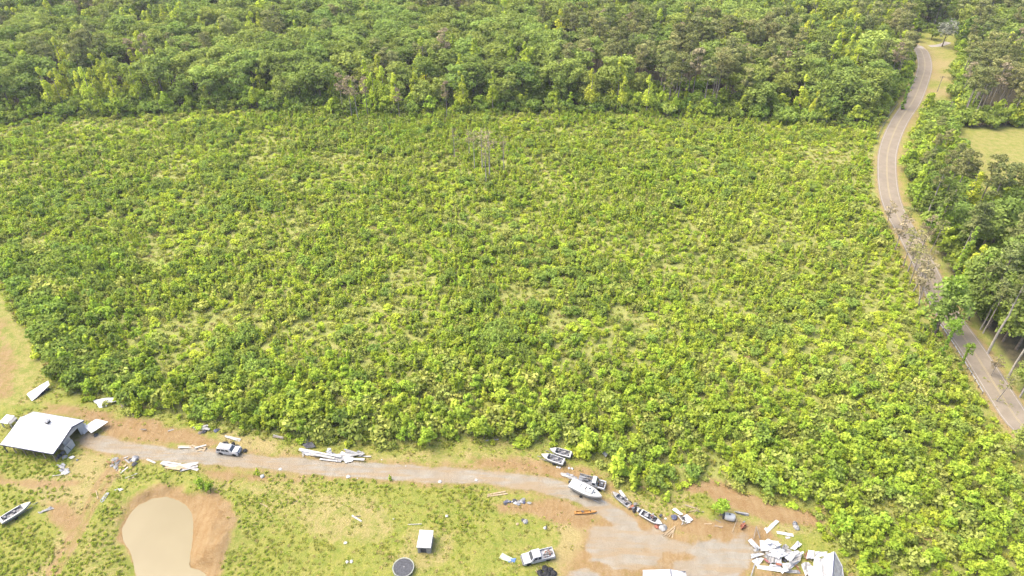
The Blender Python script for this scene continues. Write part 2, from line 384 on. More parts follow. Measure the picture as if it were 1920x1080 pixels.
# ------------------------------------------------------------------ road
def ribbon(name, line, off0, off1, z, mat, parent=None, kind=None, drape=False):
    t = np.gradient(line, axis=0); t /= np.linalg.norm(t, axis=1)[:, None]; nrm = np.stack([-t[:, 1], t[:, 0]], 1)
    A = line + nrm * off0; B = line + nrm * off1; n = len(line)
    V = np.vstack([np.c_[A, np.full(n, z)], np.c_[B, np.full(n, z)]])
    if drape: V[:, 2] += T(V[:, 0], V[:, 1])
    F = np.array([[i, i + 1, n + i + 1, n + i] for i in range(n - 1)])
    o = bpy.data.objects.new(name, np_mesh(name, V, F, [mat])); link(o, parent)
    if kind: tag(o, kind=kind)
    return o
s = NT('worn_asphalt'); geo = s.n('ShaderNodeNewGeometry'); P = geo.outputs['Position']; b = s.n('ShaderNodeBsdfPrincipled')
c = s.mix(s.ramp(s.noise(P, .35, 4, .7), .3, .7), (.126, .103, .073, 1), (.155, .130, .096, 1))
c = s.mix(s.math('MULTIPLY', s.ramp(s.noise(P, 6, 3, .7), .4, .75), .35), c, (.075, .065, .055, 1))
c = s.mix(s.math('MULTIPLY', s.ramp(s.noise(P, .09, 2), .52, .66), .5), c, (.112, .093, .070, 1))
s.l(c, b.inputs['Base Color']); b.inputs['Roughness'].default_value = .9; b.inputs['Specular IOR Level'].default_value = .2; s.l(b.outputs[0], s.out.inputs[0])
M['asphalt'] = s.m
def paint(name, col, wear):
    s = NT(name); geo = s.n('ShaderNodeNewGeometry'); b = s.n('ShaderNodeBsdfPrincipled')
    n = s.noise(geo.outputs['Position'], 1.6, 4, .7)
    s.l(s.mix(s.math('MULTIPLY', s.ramp(n, .45, .7), wear), col, (.12, .105, .09, 1)), b.inputs['Base Color']); b.inputs['Roughness'].default_value = .8
    s.l(b.outputs[0], s.out.inputs[0]); return s.m
M['white_paint'] = paint('worn_white_road_paint', (.215, .20, .172, 1), .85); M['yellow_paint'] = paint('worn_yellow_road_paint', (.20, .160, .075, 1), .8)
road = ribbon('road', ROAD, -3.2, 3.2, .05, M['asphalt'], None, 'structure')
for o0, o1, mt, nm in [(-2.82, -2.70, 'white_paint', 'edge_line'), (2.70, 2.82, 'white_paint', 'edge_line'), (-.20, -.07, 'yellow_paint', 'centre_line'), (.07, .20, 'yellow_paint', 'centre_line')]:
    ribbon(nm, ROAD, o0, o1, .055, M[mt], road)
DW = smooth_line([flat(*p) for p in [(1724, 90), (1735, 87.5), (1762, 86), (1778, 80)]], 2)
M['pale_gravel'] = plain('pale_gravel', (.21, .19, .165), .95, .15, 3, spec=.1)
ribbon('house_driveway', DW, -1.6, 1.6, .06, M['pale_gravel'], None, 'structure', True)
# ================================================================== vegetation
def leaves(r, clumps, per, size, up=.35, jit=.55, low=.45):
    """many small bent leaf-spray faces spread over the shells of a crown's clumps"""
    C = []; N = []
    for cx, cy, cz, rx, ry, rz in clumps:
        d = r.normal(size=(int(per * 1.7), 3)); d /= np.linalg.norm(d, axis=1)[:, None]
        d = d[(d[:, 2] > -.25) | (r.random(len(d)) < low)][:per]
        rad = r.uniform(.55, 1.08, len(d))[:, None]
        C.append(np.array([cx, cy, cz]) + d * rad * np.array([rx, ry, rz])); N.append(d)
    C = np.vstack(C); N = np.vstack(N)
    n = N + np.array([0, 0, up]) + r.normal(size=N.shape) * jit; n /= np.linalg.norm(n, axis=1)[:, None]
    a = r.normal(size=N.shape); t = np.cross(n, a); t /= np.linalg.norm(t, axis=1)[:, None]; b = np.cross(n, t)
    s = (size * r.uniform(.6, 1.3, len(C)))[:, None]
    V = np.stack([C - t * s, C + b * s * .68 - n * s * .18, C + t * s, C - b * s * .68 - n * s * .18], 1).reshape(-1, 3)
    F = np.arange(len(V)).reshape(-1, 4)
    return V, F, r.random(len(F))
def tube(pts, rad, k=6):
    pts = np.array(pts, float); n = len(pts); V = []
    for i, p in enumerate(pts):
        t = pts[min(i + 1, n - 1)] - pts[max(i - 1, 0)]; t /= np.linalg.norm(t) + 1e-9
        u = np.cross(t, [0, 1, .02] if abs(t[1]) < .9 else [1, 0, 0]); u /= np.linalg.norm(u); v = np.cross(t, u)
        for j in range(k):
            a = 2 * math.pi * j / k; V.append(p + rad[i] * (u * math.cos(a) + v * math.sin(a)))
    F = [[i * k + j, i * k + (j + 1) % k, (i + 1) * k + (j + 1) % k, (i + 1) * k + j] for i in range(n - 1) for j in range(k)]
    return np.array(V), np.array(F)
def join(parts):
    V = []; F = []; o = 0
    for v, f in parts: V.append(v); F.append(f + o); o += len(v)
    return np.vstack(V), np.vstack(F)
def stem(r, h, rad, lean=.04, clumps=(), limbs=6, k=6, start=.0):
    x, y = r.normal(size=2) * lean * h
    mid = [[x * .3 * t + r.normal() * .02 * h * .3, y * .3 * t, h * t] for t in (0, .25, .5, .75)]
    pts = [[0, 0, -.4]] + [[p[0], p[1], p[2]] for p in mid[1:]] + [[x * .4, y * .4, h]]
    P = [tube(pts, [rad * 1.25, rad * .95, rad * .75, rad * .5, rad * .12], k)]
    cl = [c for c in clumps]
    if cl:
        for i in r.permutation(len(cl))[:limbs]:
            c = np.array(cl[i][:3]); rr = math.hypot(c[0], c[1])
            z0 = max(h * .12, c[2] - rr * .9 - .3)
            tt = min(z0 / h, .97); base = np.array([x * .35 * tt, y * .35 * tt, z0])
            m_ = (base + c) / 2 + np.array([0, 0, -.06 * rr])
            P.append(tube([base, m_, c], [rad * .38 * (1 - tt * .6), rad * .25 * (1 - tt * .6), rad * .07], 4))
    return join(P)
LM = {
 'lime':  leaf_mat('yellow_green_leaves', (.265, .360, .036, 1), (.385, .450, .058, 1), .46),
 'mid':   leaf_mat('fresh_green_leaves', (.215, .312, .036, 1), (.310, .385, .052, 1), .44),
 'deep':  leaf_mat('deep_green_leaves', (.145, .215, .040, 1), (.205, .270, .050, 1), .40),
 'olive': leaf_mat('olive_brush_leaves', (.205, .250, .052, 1), (.285, .310, .075, 1), .40),
 'oak':   leaf_mat('oak_leaves', (.130, .190, .042, 1), (.225, .275, .060, 1), .40, .02),
 'poplar':leaf_mat('poplar_leaves', (.285, .362, .042, 1), (.410, .455, .060, 1), .45),
 'pine':  leaf_mat('pine_needles', (.140, .168, .055, 1), (.215, .218, .082, 1), .30, .02, .8),
 'brown': leaf_mat('dry_brown_needles', (.205, .172, .100, 1), (.250, .215, .130, 1), .25),
 'silver':leaf_mat('silvery_leaves', (.20, .215, .16, 1), (.23, .24, .185, 1), .2),
 'vine':  leaf_mat('vine_leaves', (.125, .215, .028, 1), (.205, .285, .040, 1), .36),
 'weed':  leaf_mat('weed_leaves', (.180, .240, .032, 1), (.255, .285, .048, 1), .40, .06),
 'grass': leaf_mat('grass_blades', (.185, .205, .034, 1), (.265, .258, .058, 1), .42, .06),
 'straw': leaf_mat('straw_blades', (.24, .195, .075, 1), (.31, .26, .11, 1), .3, .06),
}
PROTO = {}
def proto(key, mat, clumps, per, size, h, rad, bark='bark', limbs=6, seed=1, low=.45, jit=.55, up=.35, extra=None):
    r = np.random.default_rng(seed * 97 + 5)
    V, F, tone = leaves(r, clumps, per, size, up, jit, low)
    tv, tf = stem(r, h, rad, .04, clumps, limbs)
    if extra is not None: tv, tf = join([(tv, tf)] + extra)
    crown = np_mesh(key + '_crown', V, F, [LM[mat]], tone)
    trunk = np_mesh(key + '_trunk', tv, tf, [M[bark]])
    trunk.polygons.foreach_set('use_smooth', np.ones(len(tf), bool))
    cv, cf = join([(V, F), (tv, tf)])
    both = np_mesh(key + '_whole', cv, cf, [LM[mat], M[bark]], np.r_[tone, np.full(len(tf), .5)], np.r_[np.zeros(len(F)), np.ones(len(tf))])
    PROTO[key] = dict(crown=crown, trunk=trunk, whole=bpy.data.objects.new(key, both), h=h)
def cone_clumps(r, h, rmax, n, z0=.12):
    out = []
    for i in range(n):
        t = i / (n - 1); z = h * (z0 + (1 - z0 - .06) * t); rr = rmax * (1 - t) ** .8 * .75
        for j in range(max(1, int(3.6 * (1 - t)))):
            a = r.uniform(0, 6.28); d = rr * r.uniform(.35, 1); q = max(.22 * rmax, rmax * .46 * (1 - .55 * t)) * r.uniform(.8, 1.2)
            out.append((d * math.cos(a), d * math.sin(a), z + r.normal() * .06 * h, q, q, q * 1.05))
    return out
def dome_clumps(r, h, zc, R_, Hh, n, q0, q1, flatq=.8, fill=.3):
    out = []
    for i in range(n):
        v = r.uniform(-.55, 1.0); a = i * 2.399 + r.normal() * .3
        w = math.sqrt(max(0, 1 - v * v)); k = r.uniform(.62, .95) if r.random() > fill else r.uniform(.25, .6)
        q = r.uniform(q0, q1); k2 = 1 + .22 * math.sin(a * 2 + i)
        out.append((R_ * w * k * k2 * math.cos(a), R_ * w * k * k2 * math.sin(a), zc + Hh * v * k, q, q, q * flatq))
    return out
rs = np.random.default_rng
# saplings and brush of the clear-cut
for i in range(3):
    proto('lime_sapling%d' % i, 'lime', cone_clumps(rs(i), 4.5, .95 + .15 * i, 8), 30, .235, 4.1, .06, limbs=4, seed=i + 1)
    proto('mid_sapling%d' % i, 'mid', dome_clumps(rs(10 + i), 3.8, 2.1, 1.2, 1.7, 14, .38, .68), 34, .245, 3.4, .07, limbs=5, seed=i + 11)
for i in range(2):
    proto('deep_bush%d' % i, 'deep', dome_clumps(rs(20 + i), 3.2, 1.6, 1.6, 1.4, 14, .5, .85), 38, .235, 2.6, .08, limbs=5, seed=i + 21)
    proto('olive_brush%d' % i, 'olive', dome_clumps(rs(30 + i), 1.6, .6, 1.35, .75, 11, .35, .7), 26, .20, 1.0, .035, limbs=5, seed=i + 31, jit=.9)
    proto('lime_brush%d' % i, 'lime', dome_clumps(rs(33 + i), 1.6, .6, 1.2, .75, 10, .35, .65), 26, .205, 1.0, .035, limbs=4, seed=i + 33, jit=.8)
# forest trees
for i in range(4):
    proto('oak%d' % i, 'oak', dome_clumps(rs(40 + i), 18, 12.0, 4.3 + .35 * i, 5.6, 34, 1.15, 2.1, .8), 62, .43, 15.5, .30, limbs=9, seed=i + 41)
for i in range(3):
    cl = [(r_[0], r_[1], r_[2] + 5, r_[3], r_[4], r_[5] * 1.2) for r_ in cone_clumps(rs(50 + i), 13.5, 3.7, 8, .08)]
    proto('poplar%d' % i, 'poplar', cl, 62, .40, 18.5, .24, 'pale_bark', limbs=8, seed=i + 51)
def pine_clumps(r, n, h, spread, zlo=.62):
    out = []
    for i in range(n):
        t = r.uniform(0, 1); a = i * 2.399; d = spread * (1 - .55 * t) * r.uniform(.3, 1)
        q = r.uniform(.8, 1.35); out.append((d * math.cos(a), d * math.sin(a), h * (zlo + (1 - zlo) * t), q, q, q * .5))
    return out
proto('tall_pine', 'pine', pine_clumps(rs(64), 20, 21, 2.8, .7), 60, .33, 21, .30, 'wisp', limbs=9, seed=64, jit=.9)
for i in range(3):
    proto('pine%d' % i, 'pine', pine_clumps(rs(60 + i), 24, 19, 3.5, .58), 60, .33, 19, .22, 'pale_bark', limbs=10, seed=i + 61, jit=.9)
proto('brown_pine', 'brown', pine_clumps(rs(65), 16, 18, 2.6, .62), 34, .34, 18, .19, 'pale_bark', limbs=11, seed=65, jit=1)
proto('thin_pine', 'pine', pine_clumps(rs(66), 17, 17, 3.4, .5), 28, .31, 17.2, .20, 'pale_bark', limbs=14, seed=66, jit=1)
proto('thin_brown_pine', 'brown', pine_clumps(rs(67), 20, 17, 3.6, .42), 34, .30, 17.2, .20, 'pale_bark', limbs=16, seed=67, jit=1)
proto('wisp_pine', 'brown', pine_clumps(rs(69), 14, 16, 2.0, .5), 11, .24, 17, .17, 'wisp', limbs=14, seed=69, jit=1)
proto('silver_tree', 'silver', dome_clumps(rs(68), 12, 7.0, 3.8, 4.2, 24, 1.0, 1.6), 34, .36, 10.5, .22, limbs=8, seed=68)
# vine-clad trunk: leaves hug a tall column
vc = [(rs(70 + k).normal() * .3, rs(90 + k).normal() * .3, 1.0 + k * .85, .95 - .028 * k, .95 - .028 * k, .8) for k in range(17)]
for i in range(2):
    proto('edge_tree%d' % i, 'oak', dome_clumps(rs(75 + i), 14, 7.2, 3.6, 6.6, 34, 1.0, 1.7, .9), 52, .37, 12.5, .24, limbs=8, seed=i + 75)
proto('vine_tree', 'vine', vc[:13] + dome_clumps(rs(79), 14, 12.2, 3.2, 2.6, 16, .9, 1.5), 42, .36, 13.5, .22, limbs=7, seed=79)
proto('vine_trunk', 'vine', vc, 44, .34, 15.5, .25, limbs=5, seed=71)
# small ground plants
def tuft(key, mat, n, h, w, seed):
    r = rs(seed); a = r.uniform(0, 6.28, n); d = r.uniform(0, w, n) ; o = np.stack([d * np.cos(a), d * np.sin(a), np.zeros(n)], 1)
    out = np.stack([np.cos(a), np.sin(a), np.zeros(n)], 1); hh = h * r.uniform(.5, 1.1, n)[:, None]
    tip = o + out * hh * r.uniform(.25, .9, n)[:, None] + np.array([0, 0, 1]) * hh
    side = np.stack([-np.sin(a), np.cos(a), np.zeros(n)], 1) * w * .22; midp = (o + tip) / 2 + np.array([0, 0, .12]) * hh
    V = np.stack([o - side * .5, midp - side, tip, midp + side], 1).reshape(-1, 3); F = np.arange(len(V)).reshape(-1, 4)
    PROTO[key] = dict(whole=bpy.data.objects.new(key, np_mesh(key, V, F, [LM[mat]], r.random(n))), h=h)
tuft('grass_tuft0', 'grass', 26, .34, .30, 1); tuft('grass_tuft1', 'straw', 24, .36, .32, 2); tuft('grass_tuft2', 'weed', 26, .30, .30, 3)
for i in range(2):
    r = rs(200 + i); V, F, tn = leaves(r, dome_clumps(r, .8, .25, .55, .35, 6, .2, .36), 26, .10, .5, .6)
    PROTO['weed_clump%d' % i] = dict(whole=bpy.data.objects.new('weed_clump%d' % i, np_mesh('weed_clump', V, F, [LM['weed']], tn)), h=.8)

def plant(key, name, label, cat, group, x, y, z, sc, rz, sq=1.0, lean=(0, 0)):
    p = PROTO[key]; e = thing(name, label, cat, (x, y, z), rz, group); e.scale = (sc * sq, sc * sq, sc)
    e.rotation_euler = (lean[0], lean[1], rz)
    link(bpy.data.objects.new('trunk', p['trunk']), e); link(bpy.data.objects.new('crown', p['crown']), e)
    return e
def scatter_stuff(name, label, cat, keys, pts):
    """pts rows: x y z sx sz rot key_index; one object, instanced by geometry nodes"""
    pts = np.asarray(pts, np.float32); m = bpy.data.meshes.new(name); m.vertices.add(len(pts)); m.vertices.foreach_set('co', pts[:, :3].ravel())
    for nm, ty, dat in [('siz', 'FLOAT_VECTOR', np.stack([pts[:, 3], pts[:, 3], pts[:, 4]], 1)), ('rot', 'FLOAT_VECTOR', np.stack([pts[:, 5] * 0, pts[:, 5] * 0, pts[:, 5]], 1))]:
        a = m.attributes.new(nm, ty, 'POINT'); a.data.foreach_set('vector', dat.ravel().astype(np.float32))
    a = m.attributes.new('pid', 'INT', 'POINT'); a.data.foreach_set('value', pts[:, 6].astype(np.int32))
    o = link(tag(bpy.data.objects.new(name, m), label, cat, kind='stuff'))
    g = bpy.data.node_groups.new(name, 'GeometryNodeTree')
    g.interface.new_socket('Geometry', in_out='INPUT', socket_type='NodeSocketGeometry'); g.interface.new_socket('Geometry', in_out='OUTPUT', socket_type='NodeSocketGeometry')
    N = g.nodes; L = g.links; gi = N.new('NodeGroupInput'); go = N.new('NodeGroupOutput'); jn = N.new('GeometryNodeJoinGeometry')
    def attr(nm, ty):
        x = N.new('GeometryNodeInputNamedAttribute'); x.data_type = ty; x.inputs['Name'].default_value = nm; return x.outputs[0]
    si, ro, pi = attr('siz', 'FLOAT_VECTOR'), attr('rot', 'FLOAT_VECTOR'), attr('pid', 'INT')
    for k, key in enumerate(keys):
        oi = N.new('GeometryNodeObjectInfo'); oi.inputs['Object'].default_value = PROTO[key]['whole']; oi.inputs['As Instance'].default_value = True
        cp = N.new('FunctionNodeCompare'); cp.data_type = 'INT'; cp.operation = 'EQUAL'; L.new(pi, cp.inputs[2]); cp.inputs[3].default_value = k
        ip = N.new('GeometryNodeInstanceOnPoints'); L.new(gi.outputs[0], ip.inputs['Points']); L.new(cp.outputs[0], ip.inputs['Selection'])
        L.new(oi.outputs['Geometry'], ip.inputs['Instance']); L.new(si, ip.inputs['Scale']); L.new(ro, ip.inputs['Rotation']); L.new(ip.outputs[0], jn.inputs[0])
    L.new(jn.outputs[0], go.inputs[0])
    md = o.modifiers.new('scatter', 'NODES'); md.node_group = g
    return o
def jgrid(x0, x1, y0, y1, st, jit=.48):
    X, Y = np.meshgrid(np.arange(x0, x1, st), np.arange(y0, y1, st)); X = X + (np.arange(X.shape[0]) % 2)[:, None] * st * .5
    n = X.size; return X.ravel() + rng.uniform(-jit, jit, n) * st, Y.ravel() + rng.uniform(-jit, jit, n) * st
def inview(x, y, mx=120, my=140):
    px, py, dep = proj(x, y, 0 * x)
    return (px > -mx) & (px < 1920 + mx) & (py < 1080 + my) & (py > -400) & (dep > 5)
def shown(x, y, z, h):
    px, py, dep = proj(x, y, z + h * .6); return (px > 0) & (px < 1920) & (py > 0) & (py < 1080), dep

# ---- thicket of the clear-cut
TH_IN = 1.0
OPEN = [(*flat(a, b), rx, ry) for a, b, rx, ry in [(1550, 300, 11, 8), (1180, 605, 7, 5), (580, 433, 6, 4), (760, 525, 5, 4), (985, 560, 8, 4), (420, 600, 9, 5), (300, 485, 6, 5), (330, 330, 8, 5), (1410, 470, 6, 4), (1480, 830, 4, 3), (1590, 910, 3, 2), (1740, 1008, 4, 2.5), (1650, 955, 5, 3), (1060, 620, 6, 3), (640, 300, 8, 5), (700, 590, 8, 4), (1340, 870, 3, 2)]]
def openness(x, y):
    o = np.zeros(x.shape)
    for cx, cy, a, b in OPEN: o = np.maximum(o, np.exp(-(((x - cx) / a) ** 2 + ((y - cy) / b) ** 2) ** 2))
    return o
x, y = jgrid(-285, 205, 43, 285, 1.5)
sd = sdpoly(THICKET, x, y); keep = (sd < -.6) & inview(x, y) & (sdline(ROADC, x, y) > 5.6)
x, y, sd = x[keep], y[keep], sd[keep]
px, py, dep = proj(x, y, 0 * x)
op = openness(x, y); nz = fbm(x / 13, y / 13, 61, 3); nz2 = fbm(x / 6, y / 6, 63, 2)
front = sstep(640, 800, py)                     # tall growth along the yard
tallL = sstep(330, 60, px) * sstep(430, 520, py) * sstep(760, 690, py)
dens = np.clip(.56 + 1.7 * (nz - .5) + .35 * front + .35 * tallL - 1.1 * op, .05, 1)
keep = rng.random(len(x)) < dens
x, y, sd, px, py, dep, nz, nz2, front, tallL, op = [a[keep] for a in (x, y, sd, px, py, dep, nz, nz2, front, tallL, op)]
hh = 2.0 + 1.1 * front * sstep(1250, 850, px) + .7 * front + 1.9 * tallL + 1.3 * (nz - .35); hh = hh * rng.uniform(.62, 1.4, len(x)) * (1 - .45 * op) * (.75 + .25 * sstep(0, -3, sd))
hh = np.clip(hh, 1.0, 6.5)
u = rng.random(len(x)); sp = fbm(x / 32, y / 32, 91, 2)
p_deep = np.clip(0.05 + .45 * tallL + .20 * sstep(500, 200, px) * front + .25 * (sp < .36), 0, .85)
p_ol = np.clip(.12 + .5 * op + .35 * (sp - .5), .04, .6)
kind = np.where(u < p_deep, 2, np.where(u < p_deep + p_ol * (1 - p_deep), 3, np.where(rng.random(len(x)) < .26 + .42 * front, 1, 0)))
z = T(x, y); rot = rng.uniform(0, 6.28, len(x))
KEYS = ['lime_sapling0', 'lime_sapling1', 'lime_sapling2', 'mid_sapling0', 'mid_sapling1', 'mid_sapling2', 'deep_bush0', 'deep_bush1', 'olive_brush0', 'olive_brush1', 'lime_brush0', 'lime_brush1']
base = np.array([0, 3, 6, 8])[kind]; pid = base + (rng.random(len(x)) * np.array([3, 3, 2, 2])[kind]).astype(int)
ph = np.array([PROTO[k]['h'] for k in KEYS])[pid]; sc = hh / (ph * 1.12)
sc = np.where(kind == 3, sc * .62, sc); sq = rng.uniform(.85, 1.2, len(x)) * np.where(sc > 1.2, .9, 1)
ok, dp = shown(x, y, z, hh)
score = np.where(ok, hh / dep, 0); order = np.argsort(-score)
LAB = [('lime_sapling', 'slender yellow-green sapling with pointed top in the overgrown clear-cut', 'sapling', 'pointed yellow-green saplings'),
       ('green_sapling', 'round-topped fresh green sapling in the overgrown clear-cut', 'sapling', 'round green saplings'),
       ('dark_bush', 'broad dark green bush in the overgrown clear-cut', 'bush', 'dark green bushes'),
       ('olive_brush', 'low dull olive brush between the saplings', 'brush', 'olive brush')]
indiv = np.zeros(len(x), bool); cnt = [0] * 4; lim = [150, 150, 90, 0]
for i in order:
    k = kind[i]
    if score[i] > 0 and cnt[k] < lim[k]: cnt[k] += 1; indiv[i] = True
for i in np.where(indiv)[0]:
    k = kind[i]; a_, b_, c_, d_ = LAB[k]
    w_ = 'at the yard edge of the clear-cut' if sd[i] > -5 and py[i] > 700 and px[i] < 1640 else ('on the pond-and-barn side of the clear-cut' if px[i] < 700 else ('on the road side of the clear-cut' if px[i] > 1500 else 'in the middle front of the clear-cut'))
    plant(KEYS[pid[i]], a_, b_.replace('in the overgrown clear-cut', w_), c_, d_ + ' ' + w_, x[i], y[i], z[i], sc[i], rot[i], sq[i])
r_ = ~indiv
tp = [np.c_[x[r_], y[r_], z[r_], (sc * sq)[r_], sc[r_], rot[r_], pid[r_]]]
# low brush under the saplings
x, y = jgrid(-285, 205, 43, 285, 2.05); sd = sdpoly(THICKET, x, y)
keep = (sd < 1.5) & inview(x, y) & (sdline(ROADC, x, y) > 5.2) & (rng.random(len(x)) < .62 - .45 * openness(x, y)) & (sdpoly(POND, x, y) > 3)
x, y = x[keep], y[keep]; n = len(x); sc = rng.uniform(.5, 1.1, n) * (.6 + .8 * fbm(x / 10, y / 10, 66, 2))
tp.append(np.c_[x, y, T(x, y), sc * rng.uniform(.9, 1.3, n), sc * rng.uniform(.7, 1.1, n), rng.uniform(0, 6.28, n), 8 + (rng.random(n) * 2) + 2 * (rng.random(n) < .68)])
tp[-1][:, 6] = np.floor(tp[-1][:, 6])
x, y = jgrid(-285, 205, 43, 285, 1.25); sd = sdpoly(THICKET, x, y)
keep = (sd < 1.5) & inview(x, y) & (sdline(ROADC, x, y) > 4.6) & (rng.random(len(x)) < .5 + .4 * openness(x, y))
x, y = x[keep], y[keep]; n = len(x); sc = rng.uniform(1.0, 2.1, n)
tp.append(np.c_[x, y, T(x, y), sc, sc * rng.uniform(.6, 1.0, n), rng.uniform(0, 6.28, n), len(KEYS) + rng.choice(3, n, p=[.42, .05, .53])])
KEYS = KEYS + ['grass_tuft0', 'grass_tuft1', 'grass_tuft2']
scatter_stuff('thicket', 'dense regrowth of saplings and brush filling the clear-cut field', 'thicket', KEYS, np.vstack(tp))

# ---- forest
x, y = jgrid(-455, 455, 130, 690, 7.0)
inw = (sdpoly(WOODS, x, y) < -1) ; inf = sdpoly(WOODS_FAR, x, y) < -1; inr = sdpoly(WOODS_RIGHT, x, y) < -.5
rd = sdline(ROADC, x, y)
keep = (inw | inf | inr) & inview(x, y, 260, 100) & (rd > 7.0) & (sdline(DW, x, y) > 5) & (sdpoly(PASTURE, x, y) > 1) & (sdpoly(LAWN, x, y) > 2)
x, y, inw, inr, inf = [a[keep] for a in (x, y, inw, inr, inf)]; px, py, dep = proj(x, y, 0 * x)
z = T(x, y); n = len(x); u = rng.random(n); f1 = fbm(x / 38, y / 38, 131, 2); f2 = fbm(x / 30, y / 30, 141, 2)
p_pine = np.clip(.08 + 4.2 * (f1 - .57), .04, .8) + .25 * inf + .22 * inr
p_pop = np.clip(.08 + 3.2 * (f2 - .52), .05, .7) * np.where(inf, .6, 1)
kind = np.where(u < p_pine, 2, np.where(u < p_pine + p_pop, 1, 0))
KEYS = ['oak0', 'oak1', 'oak2', 'oak3', 'poplar0', 'poplar1', 'poplar2', 'pine0', 'pine1', 'pine2', 'brown_pine', 'edge_tree0', 'edge_tree1']
pid = np.array([0, 4, 7])[kind] + (rng.random(n) * np.array([4, 3, 3])[kind]).astype(int)
pid = np.where((kind == 2) & (rng.random(n) < .10), 10, pid)
eds = -np.minimum(np.minimum(sdpoly(WOODS, x, y), sdpoly(WOODS_FAR, x, y)), sdpoly(WOODS_RIGHT, x, y))
pid = np.where((kind == 0) & (eds < 13) & (rng.random(n) < .7), 11 + (rng.random(n) < .5), pid)
edge = np.minimum(-sdpoly(WOODS, x, y), 20)
sc = rng.uniform(.78, 1.14, n) * np.where(kind == 1, rng.uniform(.8, 1.12, n), np.where(kind == 2, 1.08, 1)) * np.where(inr, .95, 1); sq = rng.uniform(.85, 1.15, n) * np.where(kind == 0, rng.uniform(1.05, 1.3, n), 1); rot = rng.uniform(0, 6.28, n)
ok, dp = shown(x, y, z, 16 * sc); score = np.where(ok, sc / dep, 0); order = np.argsort(-score)
LABF = [('broadleaf_tree', 'full-crowned mid green broadleaf tree in the woods', 'tree', 'broadleaf trees of the woods'),
        ('poplar_tree', 'tall narrow light yellow-green tree in the woods', 'tree', 'light yellow-green trees of the woods'),
        ('pine_tree', 'olive-brown pine with bare pale trunk in the woods', 'pine', 'pines of the woods')]
indiv = np.zeros(n, bool); cnt = [0] * 3; lim = [290, 110, 120]
for i in order:
    k = kind[i]
    if score[i] > 0 and cnt[k] < lim[k]: cnt[k] += 1; indiv[i] = True
for i in np.where(indiv)[0]:
    a_, b_, c_, d_ = LABF[kind[i]]
    w_ = 'in the roadside woods by the bend' if inr[i] else ('in the woods behind the pasture' if inf[i] and not inw[i] else ('at the front of the woods behind the clear-cut' if eds[i] < 22 else 'deep in the woods behind the clear-cut'))
    if pid[i] >= 11: b_ = 'leafy broadleaf tree, foliage to the ground, in the woods'; d_ = 'low-crowned edge trees'
    if pid[i] == 10: b_ = 'brown-needled dying pine in the woods'; d_ = 'dying pines'
    plant(KEYS[pid[i]], a_, b_.replace('in the woods', w_), c_, d_.replace(' of the woods', '') + ' ' + w_, x[i], y[i], z[i], sc[i], rot[i], sq[i])
r_ = ~indiv
fp = [np.c_[x[r_], y[r_], z[r_], (sc * sq)[r_], sc[r_], rot[r_], pid[r_]]]
# understorey along the wood edges hides the bare trunks partly
x, y = jgrid(-455, 455, 130, 520, 3.1)
sw = sdpoly(WOODS, x, y); sr = sdpoly(WOODS_RIGHT, x, y); sf = sdpoly(WOODS_FAR, x, y); st = sdpoly(STRIP, x, y)
keep = (((sw < 5) & ((sw > -12) | ((sw > -34) & (rng.random(len(x)) < .45)))) | ((sr < 4) & (sr > -26)) | ((sf < 1) & (sf > -8)) | (st < 2.5)) & inview(x, y, 200, 100) & (sdline(ROADC, x, y) > 5.6) & (rng.random(len(x)) < .85) & (sdline(DW, x, y) > 4) & (sdpoly(LAWN, x, y) > 0)
x, y, st = x[keep], y[keep], st[keep]; n = len(x)
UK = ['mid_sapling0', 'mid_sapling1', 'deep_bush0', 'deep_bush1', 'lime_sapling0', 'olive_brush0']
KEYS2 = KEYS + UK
up = len(KEYS) + rng.choice(len(UK), n, p=[.13, .12, .40, .27, .06, .02]); sc = rng.uniform(.8, 2.3, n)  # mix weighted to dark bushes: their leaf colour stands in for edge shade
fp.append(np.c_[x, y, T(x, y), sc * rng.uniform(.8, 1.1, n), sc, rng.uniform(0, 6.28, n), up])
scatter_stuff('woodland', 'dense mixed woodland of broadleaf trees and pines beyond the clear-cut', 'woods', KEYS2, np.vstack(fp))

# ---- single trees the photograph shows apart: (base px, base py, proto, height m, name, label, group)
def lone(px, py, key, h, name, label, cat='tree', group=None, sq=1.0, lean=(0, 0)):
    p = G(px, py); return plant(key, name, label, cat, group, p.x, p.y, p.z, h / PROTO[key]['h'], random.uniform(0, 6.28), sq, lean)
for (a, b, k, h) in [(905, 325, 'wisp_pine', 17), (918, 332, 'wisp_pine', 18), (890, 318, 'wisp_pine', 15), (852, 295, 'wisp_pine', 12), (945, 322, 'wisp_pine', 14), (912, 345, 'wisp_pine', 14), (880, 300, 'wisp_pine', 12)]:
    lone(a, b, k, h, 'bare_pine', 'tall thin brownish pine standing alone among the saplings', 'pine', 'thin pines left standing in the clear-cut', 1.15)
for (a, b, h) in [(660, 222, 17), (672, 228, 18), (690, 218, 16), (645, 215, 17), (750, 225, 13), (838, 222, 15)]:
    lone(a, b, 'brown_pine', h, 'bare_pine', 'brown-crowned pine with bare trunk at the edge of the woods', 'pine', 'brown pines at the wood edge', .9)
for (a, b, h) in [(745, 215, 18), (925, 212, 18), (870, 214, 17), (1105, 212, 19), (1165, 214, 16), (1210, 216, 17), (485, 206, 14), (1520, 228, 13)]:
    lone(a, b, 'poplar%d' % (a % 3), h, 'poplar_tree', 'bright yellow-green narrow tree at the edge of the woods', 'tree', 'bright trees at the wood edge', .85)
